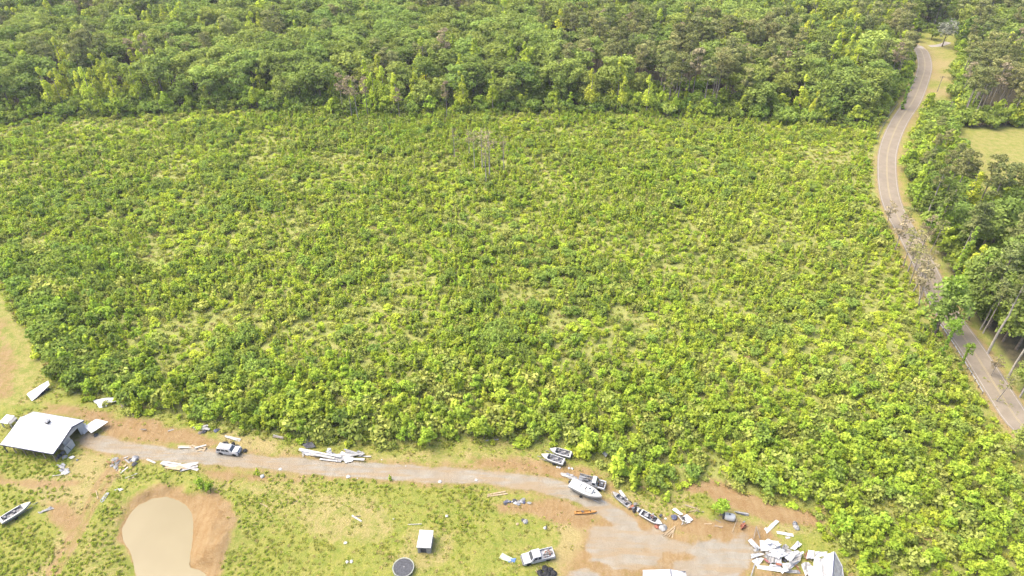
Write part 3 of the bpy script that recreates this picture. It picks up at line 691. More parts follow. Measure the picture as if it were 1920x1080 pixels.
for (a, b, k, h, sq) in [(1722, 575, 'thin_brown_pine', 15, 1), (1705, 535, 'thin_pine', 13, 1), (1728, 470, 'thin_brown_pine', 12, 1), (1690, 440, 'thin_pine', 10, 1.1), (1662, 425, 'thin_brown_pine', 9, 1.2), (1678, 470, 'thin_brown_pine', 12, 1.1), (1693, 500, 'thin_pine', 12, 1.1), (1700, 515, 'thin_brown_pine', 14, 1.1), (1712, 548, 'thin_brown_pine', 14, 1.0), (1740, 480, 'thin_pine', 12, 1), (1868, 752, 'thin_pine', 8, 1.2), (1858, 705, 'thin_brown_pine', 6, 1.3)]:
    lone(a, b, k, h, 'roadside_pine', 'sparse thin-needled pine leaning over the road', 'pine', 'sparse roadside pines', sq, (random.uniform(-.08, .08), random.uniform(0, .12)))
for (a, b, h) in [(1764, 668, 10), (1748, 625, 15), (1798, 692, 7)]:
    lone(a, b, 'vine_tree', h, 'vine_clad_tree', 'slim vine-covered tree between the guardrail and the clear-cut', 'tree', 'vine-covered roadside trees', .75)
for (a, b, h) in [(1712, 395, 17), (1748, 455, 17), (1790, 520, 16), (1815, 560, 14), (1690, 205, 13), (1570, 232, 12)]:
    lone(a, b, 'vine_trunk', h, 'vine_clad_tree', 'tall vine-draped tree at the edge of the woods', 'tree', 'vine-draped trees at the wood edge', .95)
for (a, b, h, k) in [(1852, 662, 23, 'tall_pine'), (1888, 712, 22, 'tall_pine'), (1838, 618, 15, 'tall_pine'), (1843, 625, 14, 'tall_pine'), (1735, 412, 18, 'tall_pine'), (1748, 455, 17, 'tall_pine'), (1788, 508, 17, 'tall_pine'), (1815, 590, 15, 'tall_pine'), (1912, 745, 16, 'tall_pine'), (1722, 360, 15, 'tall_pine')]:
    lone(a, b, k, h, 'trunk_pine', 'tall pine with long bare trunk beside the road', 'pine', 'tall bare-trunked roadside pines', .8)
for (a, b, k, h, lb) in [(1752, 628, 'edge_tree0', 15, 'broad leafy tree hanging over the road above the guardrail'), (1815, 600, 'edge_tree1', 13, 'broad leafy tree on the far verge opposite the guardrail'), (1905, 655, 'edge_tree0', 15, 'broad leafy tree behind the tall bare-trunked pines'), (1915, 735, 'edge_tree1', 9, 'low leafy tree on the verge near the lower end of the road'), (1880, 640, 'edge_tree1', 12, 'leafy tree between two tall bare-trunked roadside pines'), (1900, 850, 'edge_tree0', 7, 'rounded green tree on the clear-cut side near the lower end of the road')]:
    lone(a, b, k, h, 'roadside_tree', lb, 'tree', None, 1.05)
lone(1766, 88, 'silver_tree', 13, 'silver_tree', 'silvery grey tree at the end of the house driveway')
lone(1746, 74, 'deep_bush0', 6, 'round_tree', 'small dark rounded tree on the lawn by the driveway', 'tree')
for i, (a, b, k, h) in enumerate([(1722, 330, 'pine1', 9), (1745, 300, 'pine2', 10), (1765, 340, 'pine0', 11), (1780, 330, 'pine1', 12), (1735, 270, 'oak1', 8), (1752, 262, 'pine0', 9), (1728, 290, 'mid_sapling0', 5), (1740, 350, 'oak0', 8), (1765, 290, 'pine2', 10), (1775, 360, 'pine1', 12), (1755, 235, 'oak2', 7), (1745, 375, 'oak3', 9)]):
    lone(a, b, k, h, 'verge_tree', 'small tree on the strip between the road and the pasture', 'tree', 'trees between road and pasture')
for (a, b, k, h) in [(1882, 372, 'pine0', 12), (1908, 366, 'pine1', 13), (1925, 385, 'oak1', 13)]:
    lone(a, b, k, h, 'pasture_pine', 'dark spreading pine at the corner of the pasture', 'pine', 'pines by the pasture', 1.3)
# edge saplings by the yard that stand out
for (a, b, k, h) in [(1098, 852, 'lime_sapling2', 6.5), (1158, 890, 'lime_sapling1', 6.5), (1185, 912, 'lime_sapling0', 5), (262, 775, 'lime_sapling1', 5), (805, 835, 'mid_sapling1', 4.5), (908, 822, 'mid_sapling0', 4.5), (1350, 965, 'mid_sapling2', 3.6), (485, 890, 'lime_sapling0', 1.8), (732, 900, 'lime_sapling1', 1.4), (378, 915, 'mid_sapling0', 2.2), (395, 920, 'mid_sapling1', 2.0), (1250, 938, 'lime_sapling0', 2.5)]:
    lone(a, b, k, h, 'edge_sapling', 'bright green sapling standing free at the edge of the yard', 'sapling', 'free-standing saplings round the yard', 1.1)

# ---- grass and weeds of the yard
def plants_on_yard(st, dens_fn):
    x, y = jgrid(-108, 108, 54, 128, st); k = inview(x, y, 40, 60) & (sdpoly(THICKET, x, y) > -1.0); x, y = x[k], y[k]
    g, c, d, w, fo = land(x, y); k = rng.random(len(x)) < dens_fn(x, y, g, c, d); return x[k], y[k]
x, y = plants_on_yard(.66, lambda x, y, g, c, d: np.clip((1 - 1.3 * g - .95 * c), .0, 1) * (.08 + .42 * (fbm(x / 5, y / 5, 71) > .47)) * (sdpoly(POND, x, y) > 1.0))
n = len(x); sc = rng.uniform(.5, 1.15, n) * (.5 + fbm(x / 7, y / 7, 72))
gd = .34 + .5 * (fbm(x / 14, y / 14, 77) - .5)
pid = np.where(rng.random(n) < np.clip(gd * 1.2 - .18, .03, .9), 1, np.where(rng.random(n) < .5, 0, 2))
scatter_stuff('yard_grass', 'patchy rough grass tufts covering the yard', 'grass', ['grass_tuft0', 'grass_tuft1', 'grass_tuft2'], np.c_[x, y, T(x, y), sc * .85, sc * .5, rng.uniform(0, 6.28, n), pid])
LUSH = [gpoly(p) for p in [[(-20, 830), (110, 855), (110, 900), (-20, 890)], [(100, 1020), (200, 990), (250, 1010), (265, 1100), (80, 1100)], [(-20, 990), (60, 960), (110, 1000), (60, 1090), (-20, 1090)],
        [(190, 930), (230, 900), (235, 960), (225, 1000), (180, 990)], [(425, 930), (560, 935), (480, 1000), (450, 990)], [(400, 1050), (520, 1030), (520, 1090), (400, 1090)], [(760, 900), (900, 910), (920, 960), (890, 1000), (800, 980), (850, 930)], [(370, 890), (430, 900), (440, 930), (370, 930)],
        [(1540, 960), (1620, 1000), (1640, 1090), (1590, 1090)], [(480, 890), (760, 900), (740, 920), (500, 910)], [(0, 905), (90, 900), (120, 930), (0, 950)], [(1200, 930), (1290, 920), (1360, 960), (1250, 965)], [(230, 880), (370, 885), (330, 905), (240, 910)]]]
def lush(x, y):
    v = np.zeros(x.shape)
    for P in LUSH: v = np.maximum(v, 1 - sstep(-1, 2.5, sdpoly(P, x, y)))
    return v
x, y = plants_on_yard(.7, lambda x, y, g, c, d: np.clip(1 - 1.4 * g - 1.1 * c, 0, 1) * (.02 + .62 * lush(x, y)) * (sdpoly(POND, x, y) > 1.2))
n = len(x); lu = lush(x, y); sc = rng.uniform(.3, .75, n) * (.5 + .5 * lu)
scatter_stuff('yard_weeds', 'lush green weeds in clumps round the pond and the barn', 'weeds', ['weed_clump0', 'weed_clump1'], np.c_[x, y, T(x, y), sc, sc * rng.uniform(.7, 1.3, n), rng.uniform(0, 6.28, n), (rng.random(n) < .5).astype(int)])
# ================================================================== built things
class MB:
    def __init__(s): s.v = []; s.f = []
    def add(s, V, F):
        o = len(s.v); s.v += [tuple(p) for p in V]; s.f += [tuple(i + o for i in f) for f in F]; return s
    def box(s, c, d, rot=None, taper=None):
        x, y, z = d[0] / 2, d[1] / 2, d[2] / 2; tx, ty = taper or (1, 1)
        V = [Vector((a * x * (tx if k > 0 else 1), b * y * (ty if k > 0 else 1), k * z)) for k in (-1, 1) for b in (-1, 1) for a in (-1, 1)]
        if rot is not None: V = [rot @ p for p in V]
        return s.add([p + Vector(c) for p in V], [(0, 2, 3, 1), (4, 5, 7, 6), (0, 1, 5, 4), (2, 6, 7, 3), (0, 4, 6, 2), (1, 3, 7, 5)])
    def prism(s, prof, y0, y1, inset=0.0):          # profile in x,z extruded along y
        n = len(prof); cx = sum(p[0] for p in prof) / n; cz = sum(p[1] for p in prof) / n
        V = [(a, y0, b) for a, b in prof] + [(a, y1, b) for a, b in prof]
        return s.add(V, [tuple(range(n)), tuple(range(2 * n - 1, n - 1, -1))] + [(i, i + n, (i + 1) % n + n, (i + 1) % n) for i in range(n)])
    def bar(s, a, b, r, k=6, r2=None):
        V, F = tube([a, b], [r, r if r2 is None else r2], k); s.add(V, F)
        n = len(V); o = len(s.v) - n; s.f += [tuple(o + i for i in range(k))[::-1], tuple(o + n - k + i for i in range(k))]; return s
    def lathe(s, prof, k=16, c=(0, 0, 0), axis='z'):  # profile (r, h)
        V = []; n = len(prof)
        for r, h in prof:
            for j in range(k):
                a = 2 * math.pi * j / k; x, y = r * math.cos(a), r * math.sin(a)
                V.append((c[0] + x, c[1] + y, c[2] + h) if axis == 'z' else (c[0] + x, c[1] + h, c[2] + y))
        F = [(i * k + j, i * k + (j + 1) % k, (i + 1) * k + (j + 1) % k, (i + 1) * k + j) for i in range(n - 1) for j in range(k)]
        return s.add(V, F + [tuple(range(k))[::-1], tuple((n - 1) * k + j for j in range(k))])
    def build(s, name, mat, parent=None, smooth=False):
        m = bpy.data.meshes.new(name); m.from_pydata([tuple(map(float, p)) for p in s.v], [], s.f); m.materials.append(M[mat] if isinstance(mat, str) else mat)
        import bmesh as _b
        bm = _b.new(); bm.from_mesh(m); _b.ops.recalc_face_normals(bm, faces=bm.faces[:]); bm.to_mesh(m); bm.free()
        if smooth: m.polygons.foreach_set('use_smooth', [True] * len(m.polygons))
        return link(bpy.data.objects.new(name, m), parent)
M['white_metal'] = plain('white_painted_sheet_metal', (.30, .30, .302), .45, .08, 1.2, spec=.3, dirt=(.17, .165, .155))
M['white_paint_'] = plain('white_vehicle_paint', (.27, .27, .275), .3, .04, 2, spec=.4, dirt=(.25, .22, .18))
M['white_gel'] = plain('white_gelcoat', (.265, .265, .255), .32, .05, 1.5, spec=.4, dirt=(.23, .21, .17))
M['off_white'] = plain('weathered_off_white', (.165, .162, .155), .7, .18, 2.0, dirt=(.14, .12, .09))
M['grey_metal'] = plain('galvanised_grey', (.13, .135, .145), .5, .15, 3, .3)
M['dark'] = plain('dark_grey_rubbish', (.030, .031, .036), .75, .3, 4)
M['black'] = plain('black_rubber', (.012, .012, .013), .8, .2, 6, spec=.3)
M['glass'] = plain('dark_window_glass', (.020, .025, .032), .08, .1, 1, spec=.6)
M['trim'] = plain('dark_blue_grey_trim', (.045, .05, .085), .6, .15, 2)
M['tan_wood'] = plain('fresh_tan_lumber', (.22, .165, .098), .8, .18, 2.5, dirt=(.16, .12, .07))
M['grey_wood'] = plain('weathered_grey_lumber', (.125, .105, .085), .9, .25, 2.5)
M['white_wood'] = plain('white_painted_boards', (.23, .22, .20), .7, .12, 2.5, dirt=(.19, .165, .13))
M['rust'] = plain('rusty_red_iron', (.16, .055, .03), .85, .35, 4)
M['orange'] = plain('faded_orange_plastic', (.22, .10, .015), .6, .15, 2)
M['blue'] = plain('blue_plastic', (.07, .13, .26), .5, .2, 2)
M['mint'] = plain('pale_mint_tarp', (.26, .32, .22), .6, .1, 2)
M['red'] = plain('faded_red_cloth', (.18, .06, .06), .8, .2, 3)
M['bag'] = plain('white_plastic_bag', (.28, .276, .265), .5, .08, 3)
M['seat'] = plain('grey_vinyl', (.10, .10, .11), .6, .2, 3)
M['deck'] = plain('grey_boat_carpet', (.13, .13, .135), .9, .25, 4)
M['brick'] = plain('brick_red', (.20, .09, .06), .9, .2, 5)
M['shingle'] = plain('pale_blue_grey_shingles', (.14, .16, .18), .8, .15, 5)
M['pad'] = plain('pale_grey_green_pad', (.16, .17, .155), .6, .1, 3)
M['roof_white'] = M['white_metal']
M['fascia'] = M['trim']

def along(a, b):               # two photo points on the ground -> midpoint, heading, length
    A, B = G(*a), G(*b); d = B - A
    mid = (A + B) / 2; mid.z = Tz(mid.x, mid.y)
    return mid, math.atan2(d.y, d.x), math.hypot(d.x, d.y)
def wavy(u, v, amp, seed): return amp * (math.sin(u * 5.1 + seed) * math.cos(v * 3.7 + seed * 2.1) + .5 * math.sin(u * 11.3 + v * 7.9 + seed))
def quad_sheet(px, zs, name, label, cat, mat='white_metal', group=None, amp=.10, nu=9, nv=7, th=.035, rib=True, seed=0):
    """a bent sheet with thickness whose four corners stand over photo points at heights zs above the ground"""
    cs = []
    for (a, b), z in zip(px, zs):
        g = G(a, b); gx_, gy_ = flat(a, b, g.z + z); cs.append(Vector((gx_, gy_, g.z + z)))
    o = sum(cs, Vector()) / 4; nrm = (cs[1] - cs[0]).cross(cs[3] - cs[0]).normalized()
    if nrm.z < 0: nrm = -nrm
    V = []
    for side in (0, 1):
        for i in range(nu):
            for j in range(nv):
                u, v = i / (nu - 1), j / (nv - 1)
                p = cs[0] * (1 - u) * (1 - v) + cs[1] * u * (1 - v) + cs[2] * u * v + cs[3] * (1 - u) * v
                h = wavy(u, v, amp, seed) + (.02 * (i % 2) if rib else 0)
                V.append(p + nrm * (h - side * th) - o)
    n = nu * nv; F = []
    for i in range(nu - 1):
        for j in range(nv - 1):
            a = i * nv + j; F += [(a, a + 1, a + nv + 1, a + nv), (a + n, a + nv + n, a + nv + 1 + n, a + 1 + n)]
    per = [i * nv for i in range(nu)] + [(nu - 1) * nv + j for j in range(1, nv)] + [i * nv + nv - 1 for i in range(nu - 2, -1, -1)] + [j for j in range(nv - 2, 0, -1)]
    for a, b in zip(per, per[1:] + per[:1]): F.append((a, b, b + n, a + n))
    m = MB().add(V, F).build(name, mat); m.location = o
    return tag(m, label, cat, group)
def board(a, b, w, name, label, cat, mat='white_wood', group=None, z=.06, th=.08, tilt=0.0):
    p, rz, L = along(a, b); m = MB()
    c = .03
    m.prism([(-L / 2, -th / 2 + c), (-L / 2 + c, -th / 2), (L / 2 - c, -th / 2), (L / 2, -th / 2 + c), (L / 2, th / 2 - c * .5), (-L / 2, th / 2 - c * .5)], -w / 2, w / 2)
    o = m.build(name, mat); o.location = p + Vector((0, 0, z + th / 2)); o.rotation_euler = (random.uniform(-.1, .1), -tilt, rz)
    return tag(o, label, cat, group)
def lump(px, py, r, name, label, cat, mat, group=None, flatz=.6, parent=None, seed=None, z=0):
    """crumpled bag or clod: an uneven closed blob"""
    rr = rs(int(px * 7 + py * 13) if seed is None else seed); prof = [(.05, -.35), (.75, -.3), (1.0, 0.0), (.85, .45), (.45, .8), (.04, .9)]
    m = MB().lathe([(a * r, b * r * flatz) for a, b in prof], 9)
    m.v = [(p[0] * (1 + rr.uniform(-.22, .22)), p[1] * (1 + rr.uniform(-.22, .22)), p[2] * (1 + rr.uniform(-.2, .25))) for p in m.v]
    o = m.build(name, mat); g = G(px, py); o.location = g + Vector((0, 0, r * flatz * .25 + z)); o.rotation_euler = (0, 0, rr.uniform(0, 6))
    return tag(o, label, cat, group)

# ------------------------------------------------------------------ barn
def barn():
    p = G(97, 862); e = thing('barn', 'white metal-roofed barn with low gable and lean-to beside the clay lot', 'barn')
    # local frame: x along the ridge, y away from the yard side; origin under the near right eave corner
    c = flat(97, 850, 2.6); e.location = (c[0], c[1], Tz(c[0], c[1])); e.rotation_euler = (0, 0, R(-11.5))
    L = 11.8; prof = [(0, 2.6), (3.0, 3.2), (5.9, 3.95), (8.8, 2.75)]
    names = ['lean_to_roof', 'roof', 'roof']
    for i in range(3):
        (y0, z0), (y1, z1) = prof[i], prof[i + 1]; m = MB(); n = Vector((0, -(z1 - z0), y1 - y0)).normalized()
        xs = np.linspace(-L, .25, 34); V = []
        for s_ in (0, 1):
            for k, x_ in enumerate(xs):
                h = (.03 if k % 2 else 0) - s_ * .07
                for (yy, zz) in ((y0, z0), ((y0 + y1) / 2, (z0 + z1) / 2), (y1, z1)): V.append((x_, yy + n.y * h + .0, zz + n.z * h + (.012 if i == 1 else 0)))
        q = len(xs); F = []
        for k in range(q - 1):
            for j in range(2): a = k * 3 + j; F += [(a, a + 3, a + 4, a + 1), (a + q * 3, a + 1 + q * 3, a + 4 + q * 3, a + 3 + q * 3)]
            F += [(k * 3, k * 3 + q * 3, k * 3 + 3 + q * 3, k * 3 + 3), (k * 3 + 2, k * 3 + 5, k * 3 + 5 + q * 3, k * 3 + 2 + q * 3)]
        F += [(0, 1, 1 + q * 3, q * 3), (1, 2, 2 + q * 3, 1 + q * 3), ((q - 1) * 3, (q - 1) * 3 + q * 3, (q - 1) * 3 + 1 + q * 3, (q - 1) * 3 + 1), ((q - 1) * 3 + 1, (q - 1) * 3 + 1 + q * 3, (q - 1) * 3 + 2 + q * 3, (q - 1) * 3 + 2)]
        m.add(V, F).build(names[i], 'roof_white', e)
        for xe in (.25, -L):     # dark rake trim
            d = Vector((0, y1 - y0, z1 - z0)); MB().box((xe + .05 * (1 if xe > 0 else -1), (y0 + y1) / 2, (z0 + z1) / 2 - .14), (.07, d.length, .24), Matrix.Rotation(math.atan2(d.z, d.y), 3, 'X')).build('rake_trim', 'fascia', e)
    MB().box((-L / 2, -.06, 2.48), (L + .2, .08, .22)).build('fascia', 'fascia', e); MB().box((-L / 2, 8.86, 2.63), (L + .2, .08, .22)).build('fascia', 'fascia', e)
    MB().box((-L / 2, 5.9, 4.0), (L, .5, .05)).build('ridge_cap', 'roof_white', e)
    # walls: right gable with a doorway, back, left, and the inner wall behind the lean-to
    w = MB()
    w.prism([(0, 0), (0, 0)] and [(2.9, -.2), (4.6, -.2), (4.6, 3.5), (2.9, 3.1)], -.06, .06); 
    w.v = [(p_[1], p_[0], p_[2]) for p_ in w.v]
    w.build('wall', 'white_metal', e)
    w = MB(); w.prism([(7.0, -.2), (8.6, -.2), (8.6, 2.7), (7.0, 3.4)], -.06, .06); w.v = [(p_[1], p_[0], p_[2]) for p_ in w.v]; w.build('wall', 'white_metal', e)
    w = MB(); w.prism([(4.6, 2.4), (7.0, 2.4), (7.0, 3.4), (5.9, 3.85), (4.6, 3.5)], -.06, .06); w.v = [(p_[1], p_[0], p_[2]) for p_ in w.v]; w.build('door_header', 'white_metal', e)
    MB().box((-L / 2, 8.55, 1.25), (L - .3, .12, 2.9)).build('wall', 'white_metal', e)
    MB().box((-L + .2, 5.8, 1.45), (.12, 5.3, 3.2)).build('wall', 'white_metal', e)
    MB().box((-L / 2, 2.9, 1.45), (L - .3, .1, 3.1)).build('wall', 'off_white', e)
    for x_ in np.linspace(-L + .3, -.2, 6): MB().box((x_, .15, 1.15), (.15, .15, 2.8)).build('post', 'grey_wood', e)
    # enclosed bay hung with a white panel under the near rake
    MB().box((.55, 3.3, .95), (.09, 2.3, 1.9)).build('wall_panel', 'white_metal', e); MB().box((.61, 3.0, 1.0), (.05, .12, 1.5), Matrix.Rotation(.25, 3, 'X')).build('door_rail', 'dark', e)
    v = MB().box((-5.2, 5.9, 4.28), (.75, .75, .5)).build('roof_vent', 'dark', e)
    MB().box((-5.2, 5.9, 4.6), (.95, .95, .12), None, (.6, .6)).build('vent_cap', 'grey_metal', v)
    for k in range(3): MB().box((-5.2, 5.51, 4.15 + k * .12), (.62, .05, .05)).build('louvre', 'grey_metal', v)
    return e
barn()
quad_sheet([(158, 800), (180, 785), (203, 791), (171, 812)], [1.3, 1.2, 1.1, 1.2], 'awning_roof', 'low flat white awning roof leaning off the barn end', 'awning', amp=.04)
quad_sheet([(150, 800), (160, 793), (165, 808), (157, 815)], [1.2, 1.4, .5, .3], 'wall_sheet', 'bent white wall sheet between the barn and its low awning', 'metal sheet', amp=.05)
for (a, b) in [((158, 818), (160, 806)), ((176, 812), (177, 805)), ((200, 795), (200, 790))]:
    board(a, b, .12, 'awning_post', 'short post under the low awning by the barn', 'post', 'grey_wood', 'awning posts', .3)
lump(180, 816, .45, 'dark_bundle', 'dark bundle on the grass by the barn awning', 'bundle', 'dark')
# white play hut left of the barn
def hut():
    p = G(22, 797); e = thing('open_hut', 'little white open-sided hut with a broken roof behind the barn', 'hut', p, R(-12))
    for x_ in (-1.1, 1.1):
        for y_ in (-.8, .8): MB().box((x_, y_, .75), (.28 if y_ < 0 else .14, .14, 1.7)).build('post', 'white_wood', e)
    MB().box((-.3, 0, 1.72), (2.0, 2.1, .07), Matrix.Rotation(.1, 3, 'X')).build('roof', 'white_metal', e)
    MB().box((.95, .1, 1.62), (.8, 1.6, .06), Matrix.Rotation(.35, 3, 'Y')).build('roof', 'off_white', e)
    MB().box((0, -.8, 1.45), (2.4, .08, .2)).build('rail', 'white_wood', e); MB().box((0, .8, .7), (2.2, .06, .9)).build('back_panel', 'off_white', e)
hut()
# fallen roof sections behind the barn
quad_sheet([(50, 739), (90, 713), (93, 722), (60, 752)], [.25, 1.5, 1.3, .15], 'fallen_roof', 'flat white roof section lying tilted on dark rubble near the left clay patch', 'roof section', amp=.05)
for k, (a, b, r) in enumerate([(72, 742, .6), (80, 737, .55), (88, 731, .6), (66, 747, .4)]): lump(a, b, r, 'rubble', 'dark rubble under the tilted white roof section', 'rubble', 'dark', 'rubble under the fallen roof')
for a, b in [((84, 728), (92, 733)), ((86, 733), (93, 729))]: board(a, b, .12, 'splintered_board', 'splintered pale board sticking out under the tilted roof section', 'board', 'white_wood', 'boards under the fallen roof', .5)
quad_sheet([(172, 750), (222, 744), (224, 752), (180, 757)], [.2, .9, .9, .15], 'crumpled_roof', 'long crumpled white roof sheet at the foot of the thicket', 'roof sheet', amp=.16, seed=2)
quad_sheet([(182, 757), (204, 754), (200, 762), (185, 765)], [.1, .3, .2, .05], 'crumpled_roof', 'short white roof flap below the long crumpled sheet by the thicket', 'roof sheet', amp=.12, seed=4)
quad_sheet([(228, 742), (240, 748), (238, 754), (230, 750)], [.5, .7, .3, .3], 'crumpled_roof', 'small torn white sheet beside the broken boards by the thicket', 'metal sheet', amp=.12, seed=6)
for a, b in [((225, 748), (233, 768)), ((230, 752), (240, 757)), ((226, 760), (236, 754)), ((228, 750), (229, 769)), ((246, 772), (252, 783))]:
    board(a, b, .14, 'broken_board', 'broken grey board at the end of the crumpled roof sheet', 'board', 'grey_wood', 'broken boards by the crumpled roof', random.uniform(.1, .5), tilt=random.uniform(-.2, .2))

# ------------------------------------------------------------------ vehicles
def wheel(parent, x, y, z, r, w=.26):
    t_ = MB().lathe([(r * .62, -w / 2), (r * .95, -w / 2), (r, -w * .3), (r, w * .3), (r * .95, w / 2), (r * .62, w / 2)], 16, (x, y, z), 'y').build('wheel', 'black', parent, True)
    MB().lathe([(.03, -w * .46), (r * .55, -w * .46), (r * .64, -w * .5), (r * .64, w * .5), (r * .55, w * .46), (.03, w * .46)], 12, (x, y, z), 'y').build('rim', 'grey_metal', t_)
def cab(e, x0, x1, z0, z1, W, rake_f, rake_r, paint, panes):
    """tapered greenhouse with dark panes set just proud of it"""
    prof = [(x0, z0), (x0 + rake_r, z1), (x1 - rake_f, z1), (x1, z0)]
    m = MB(); n = 4; ins = .16
    V = [(a, -W / 2 + (ins if b == z1 else 0), b) for a, b in prof] + [(a, W / 2 - (ins if b == z1 else 0), b) for a, b in prof]
    m.add(V, [(0, 1, 2, 3), (7, 6, 5, 4), (0, 4, 5, 1), (1, 5, 6, 2), (2, 6, 7, 3), (3, 7, 4, 0)]); m.build('cab', paint, e)
    def lerp(t_, side):          # point on the side glass plane: t along x, side height
        return t_
    h = z1 - z0; zl, zh = z0 + .12 * h, z0 + .82 * h
    def yat(z_): return W / 2 - ins * (z_ - z0) / h + .012
    def xr(z_): return x0 + rake_r * (z_ - z0) / h
    def xf(z_): return x1 - rake_f * (z_ - z0) / h
    for s_ in (-1, 1):
        for (a, b) in panes:
            q = [(xr(zl) + a * (xf(zl) - xr(zl)), zl), (xr(zl) + b * (xf(zl) - xr(zl)), zl), (xr(zh) + b * (xf(zh) - xr(zh)), zh), (xr(zh) + a * (xf(zh) - xr(zh)), zh)]
            V = [(x_, s_ * yat(z_), z_) for x_, z_ in q] + [(x_, s_ * (yat(z_) - .02), z_) for x_, z_ in q]
            MB().add(V, [(0, 1, 2, 3), (7, 6, 5, 4)] + [(i, i + 4, (i + 1) % 4 + 4, (i + 1) % 4) for i in range(4)]).build('side_window', 'glass', e)
    for xx, sg, nm in ((xf, 1, 'windscreen'), (xr, -1, 'rear_window')):
        V = []
        for d in (.015, -.02):
            for y_, z_ in ((-1, zl), (1, zl), (1, zh), (-1, zh)): V.append((xx(z_) + sg * d, y_ * (yat(z_) - .13), z_))
        MB().add(V, [(0, 1, 2, 3), (7, 6, 5, 4)] + [(i, i + 4, (i + 1) % 4 + 4, (i + 1) % 4) for i in range(4)]).build(nm, 'glass', e)
def body_side(L, zb, belt, hood, W, e, paint, arches, bed=None):
    """lower body: side profile with wheel arches, front at +x"""
    xr, xf = -L / 2, L / 2; pr = [(xr, zb + .12)]
    for ax in sorted(arches):
        pr += [(ax - .5, zb)] + [(ax + .5 * math.cos(a), zb + .44 * math.sin(a)) for a in np.linspace(math.pi, 0, 9)[1:-1]] + [(ax + .5, zb)]
    pr += [(xf - .05, zb + .05), (xf, zb + .3), (xf - .02, hood - .18), (xf - .14, hood - .04), (xf - 1.25, hood + .05)]
    pr += [(xf - 1.3, belt)]
    if bed: pr += [(bed[1], belt), (bed[1], bed[2]), (bed[0], bed[2]), (bed[0], belt - .03), (xr, belt - .03)]
    else: pr += [(xr + .05, belt)]
    m = MB(); m.prism(pr, -W / 2, W / 2); return m.build('body', paint, e)
def pickup(a, b, label, name='pickup_truck', L=5.6, junk=True, damage=False, rear=False):
    p, rz, _ = along(a, b); W = 1.95
    e = thing(name, label, 'pickup', p, rz)
    bed = (-L / 2 + .08, -.45, .72)
    body_side(L, .42, 1.12, 1.02, W, e, 'white_paint_', (-L / 2 + 1.15, L / 2 - .95), bed)
    cab(e, -.45, 1.55, 1.11, 1.82, W - .06, .62, .12, 'white_paint_', [(.04, .36), (.42, .78)])
    for s_ in (-1, 1):
        MB().box(((bed[0] + bed[1]) / 2 - .03, s_ * (W / 2 - .05), .92), (bed[1] - bed[0] + .1, .09, .46)).build('bed_side', 'white_paint_', e)
        MB().box((L / 2 - .02, s_ * .72, .84), (.08, .36, .18)).build('headlight', 'glass', e)
        MB().box((-L / 2 + .02, s_ * .88, .95), (.06, .14, .34)).build('tail_light', 'red', e)
        MB().box((1.05, s_ * (W / 2 + .1), 1.2), (.12, .22, .2)).build('mirror', 'black', e)
        for x_ in (-L / 2 + 1.15, L / 2 - .95): wheel(e, x_, s_ * (W / 2 - .15), .40, .40)
        for x_ in (.15, .75): MB().box((x_, s_ * (W / 2 + .012), 1.0), (.18, .03, .035)).build('door_handle', 'black', e)
    MB().box((-L / 2 + .06, 0, .92), (.09, W - .12, .46)).build('tailgate', 'white_paint_', e)
    MB().box((L / 2 + .06, 0, .58), (.16, W - .1, .22)).build('bumper', 'grey_metal', e); MB().box((-L / 2 - .06, 0, .56), (.16, W - .1, .2)).build('bumper', 'grey_metal', e)
    MB().box((L / 2 + .005, 0, .8), (.05, .9, .24)).build('grille', 'black', e)
    return e, p, rz, bed
e_, p_, rz_, bed_ = pickup((1036, 1041), (981, 1054), 'white crew pickup with scrap in its bed parked on the grass')
def local_loc(p, rz, x_, y_, z_): return p + Vector((x_ * math.cos(rz) - y_ * math.sin(rz), x_ * math.sin(rz) + y_ * math.cos(rz), z_))
for k in range(13):
    r = rs(300 + k); x_, y_ = r.uniform(bed_[0] + .35, bed_[1] - .35), r.uniform(-.6, .6); L_ = r.uniform(.5, 1.3)
    o = MB().box((0, 0, 0), (L_, r.uniform(.08, .35), r.uniform(.06, .25)), None, (.9, .8)).build('scrap', ['dark', 'grey_wood', 'off_white', 'rust', 'grey_metal'][k % 5])
    o.location = local_loc(p_, rz_, x_, y_, .86 + .05 * (k % 6)); o.rotation_euler = (r.uniform(-.2, .2), r.uniform(-.25, .25), r.uniform(0, 6)); tag(o, 'piece of scrap lying in the bed of the white crew pickup', 'scrap', 'scrap in the pickup bed')
# white SUV with a sprung bonnet by the drive
def suv(a, b):
    p, rz, _ = along(a, b); e = thing('suv', 'white dented SUV with raised bonnet at the edge of the gravel drive', 'car', p, rz); L, W = 4.7, 1.85
    body_side(L, .38, 1.05, .98, W, e, 'white_paint_', (-L / 2 + .95, L / 2 - .9))
    cab(e, -L / 2 + .08, 1.1, 1.04, 1.72, W - .04, .6, .2, 'white_paint_', [(.03, .3), (.34, .6), (.64, .86)])
    MB().box((L / 2 - .72, 0, 1.22), (1.25, W - .2, .05), Matrix.Rotation(-.22, 3, 'Y')).build('bonnet', 'white_paint_', e)
    for s_ in (-1, 1):
        MB().box((-.55, s_ * (W / 2 - .32), 1.76), (2.0, .05, .05)).build('roof_rail', 'black', e)
        MB().box((L / 2 - .02, s_ * .68, .8), (.07, .34, .16)).build('headlight', 'glass', e); MB().box((-L / 2 + .03, s_ * .82, .95), (.06, .16, .3)).build('tail_light', 'red', e)
        for x_ in (-L / 2 + .95, L / 2 - .9): wheel(e, x_, s_ * (W / 2 - .13), .36, .36, .24)
    MB().box((L / 2 + .04, 0, .55), (.14, W - .1, .2)).build('bumper', 'grey_metal', e); MB().box((-L / 2 - .02, 0, .55), (.12, W - .1, .2)).build('bumper', 'grey_metal', e)
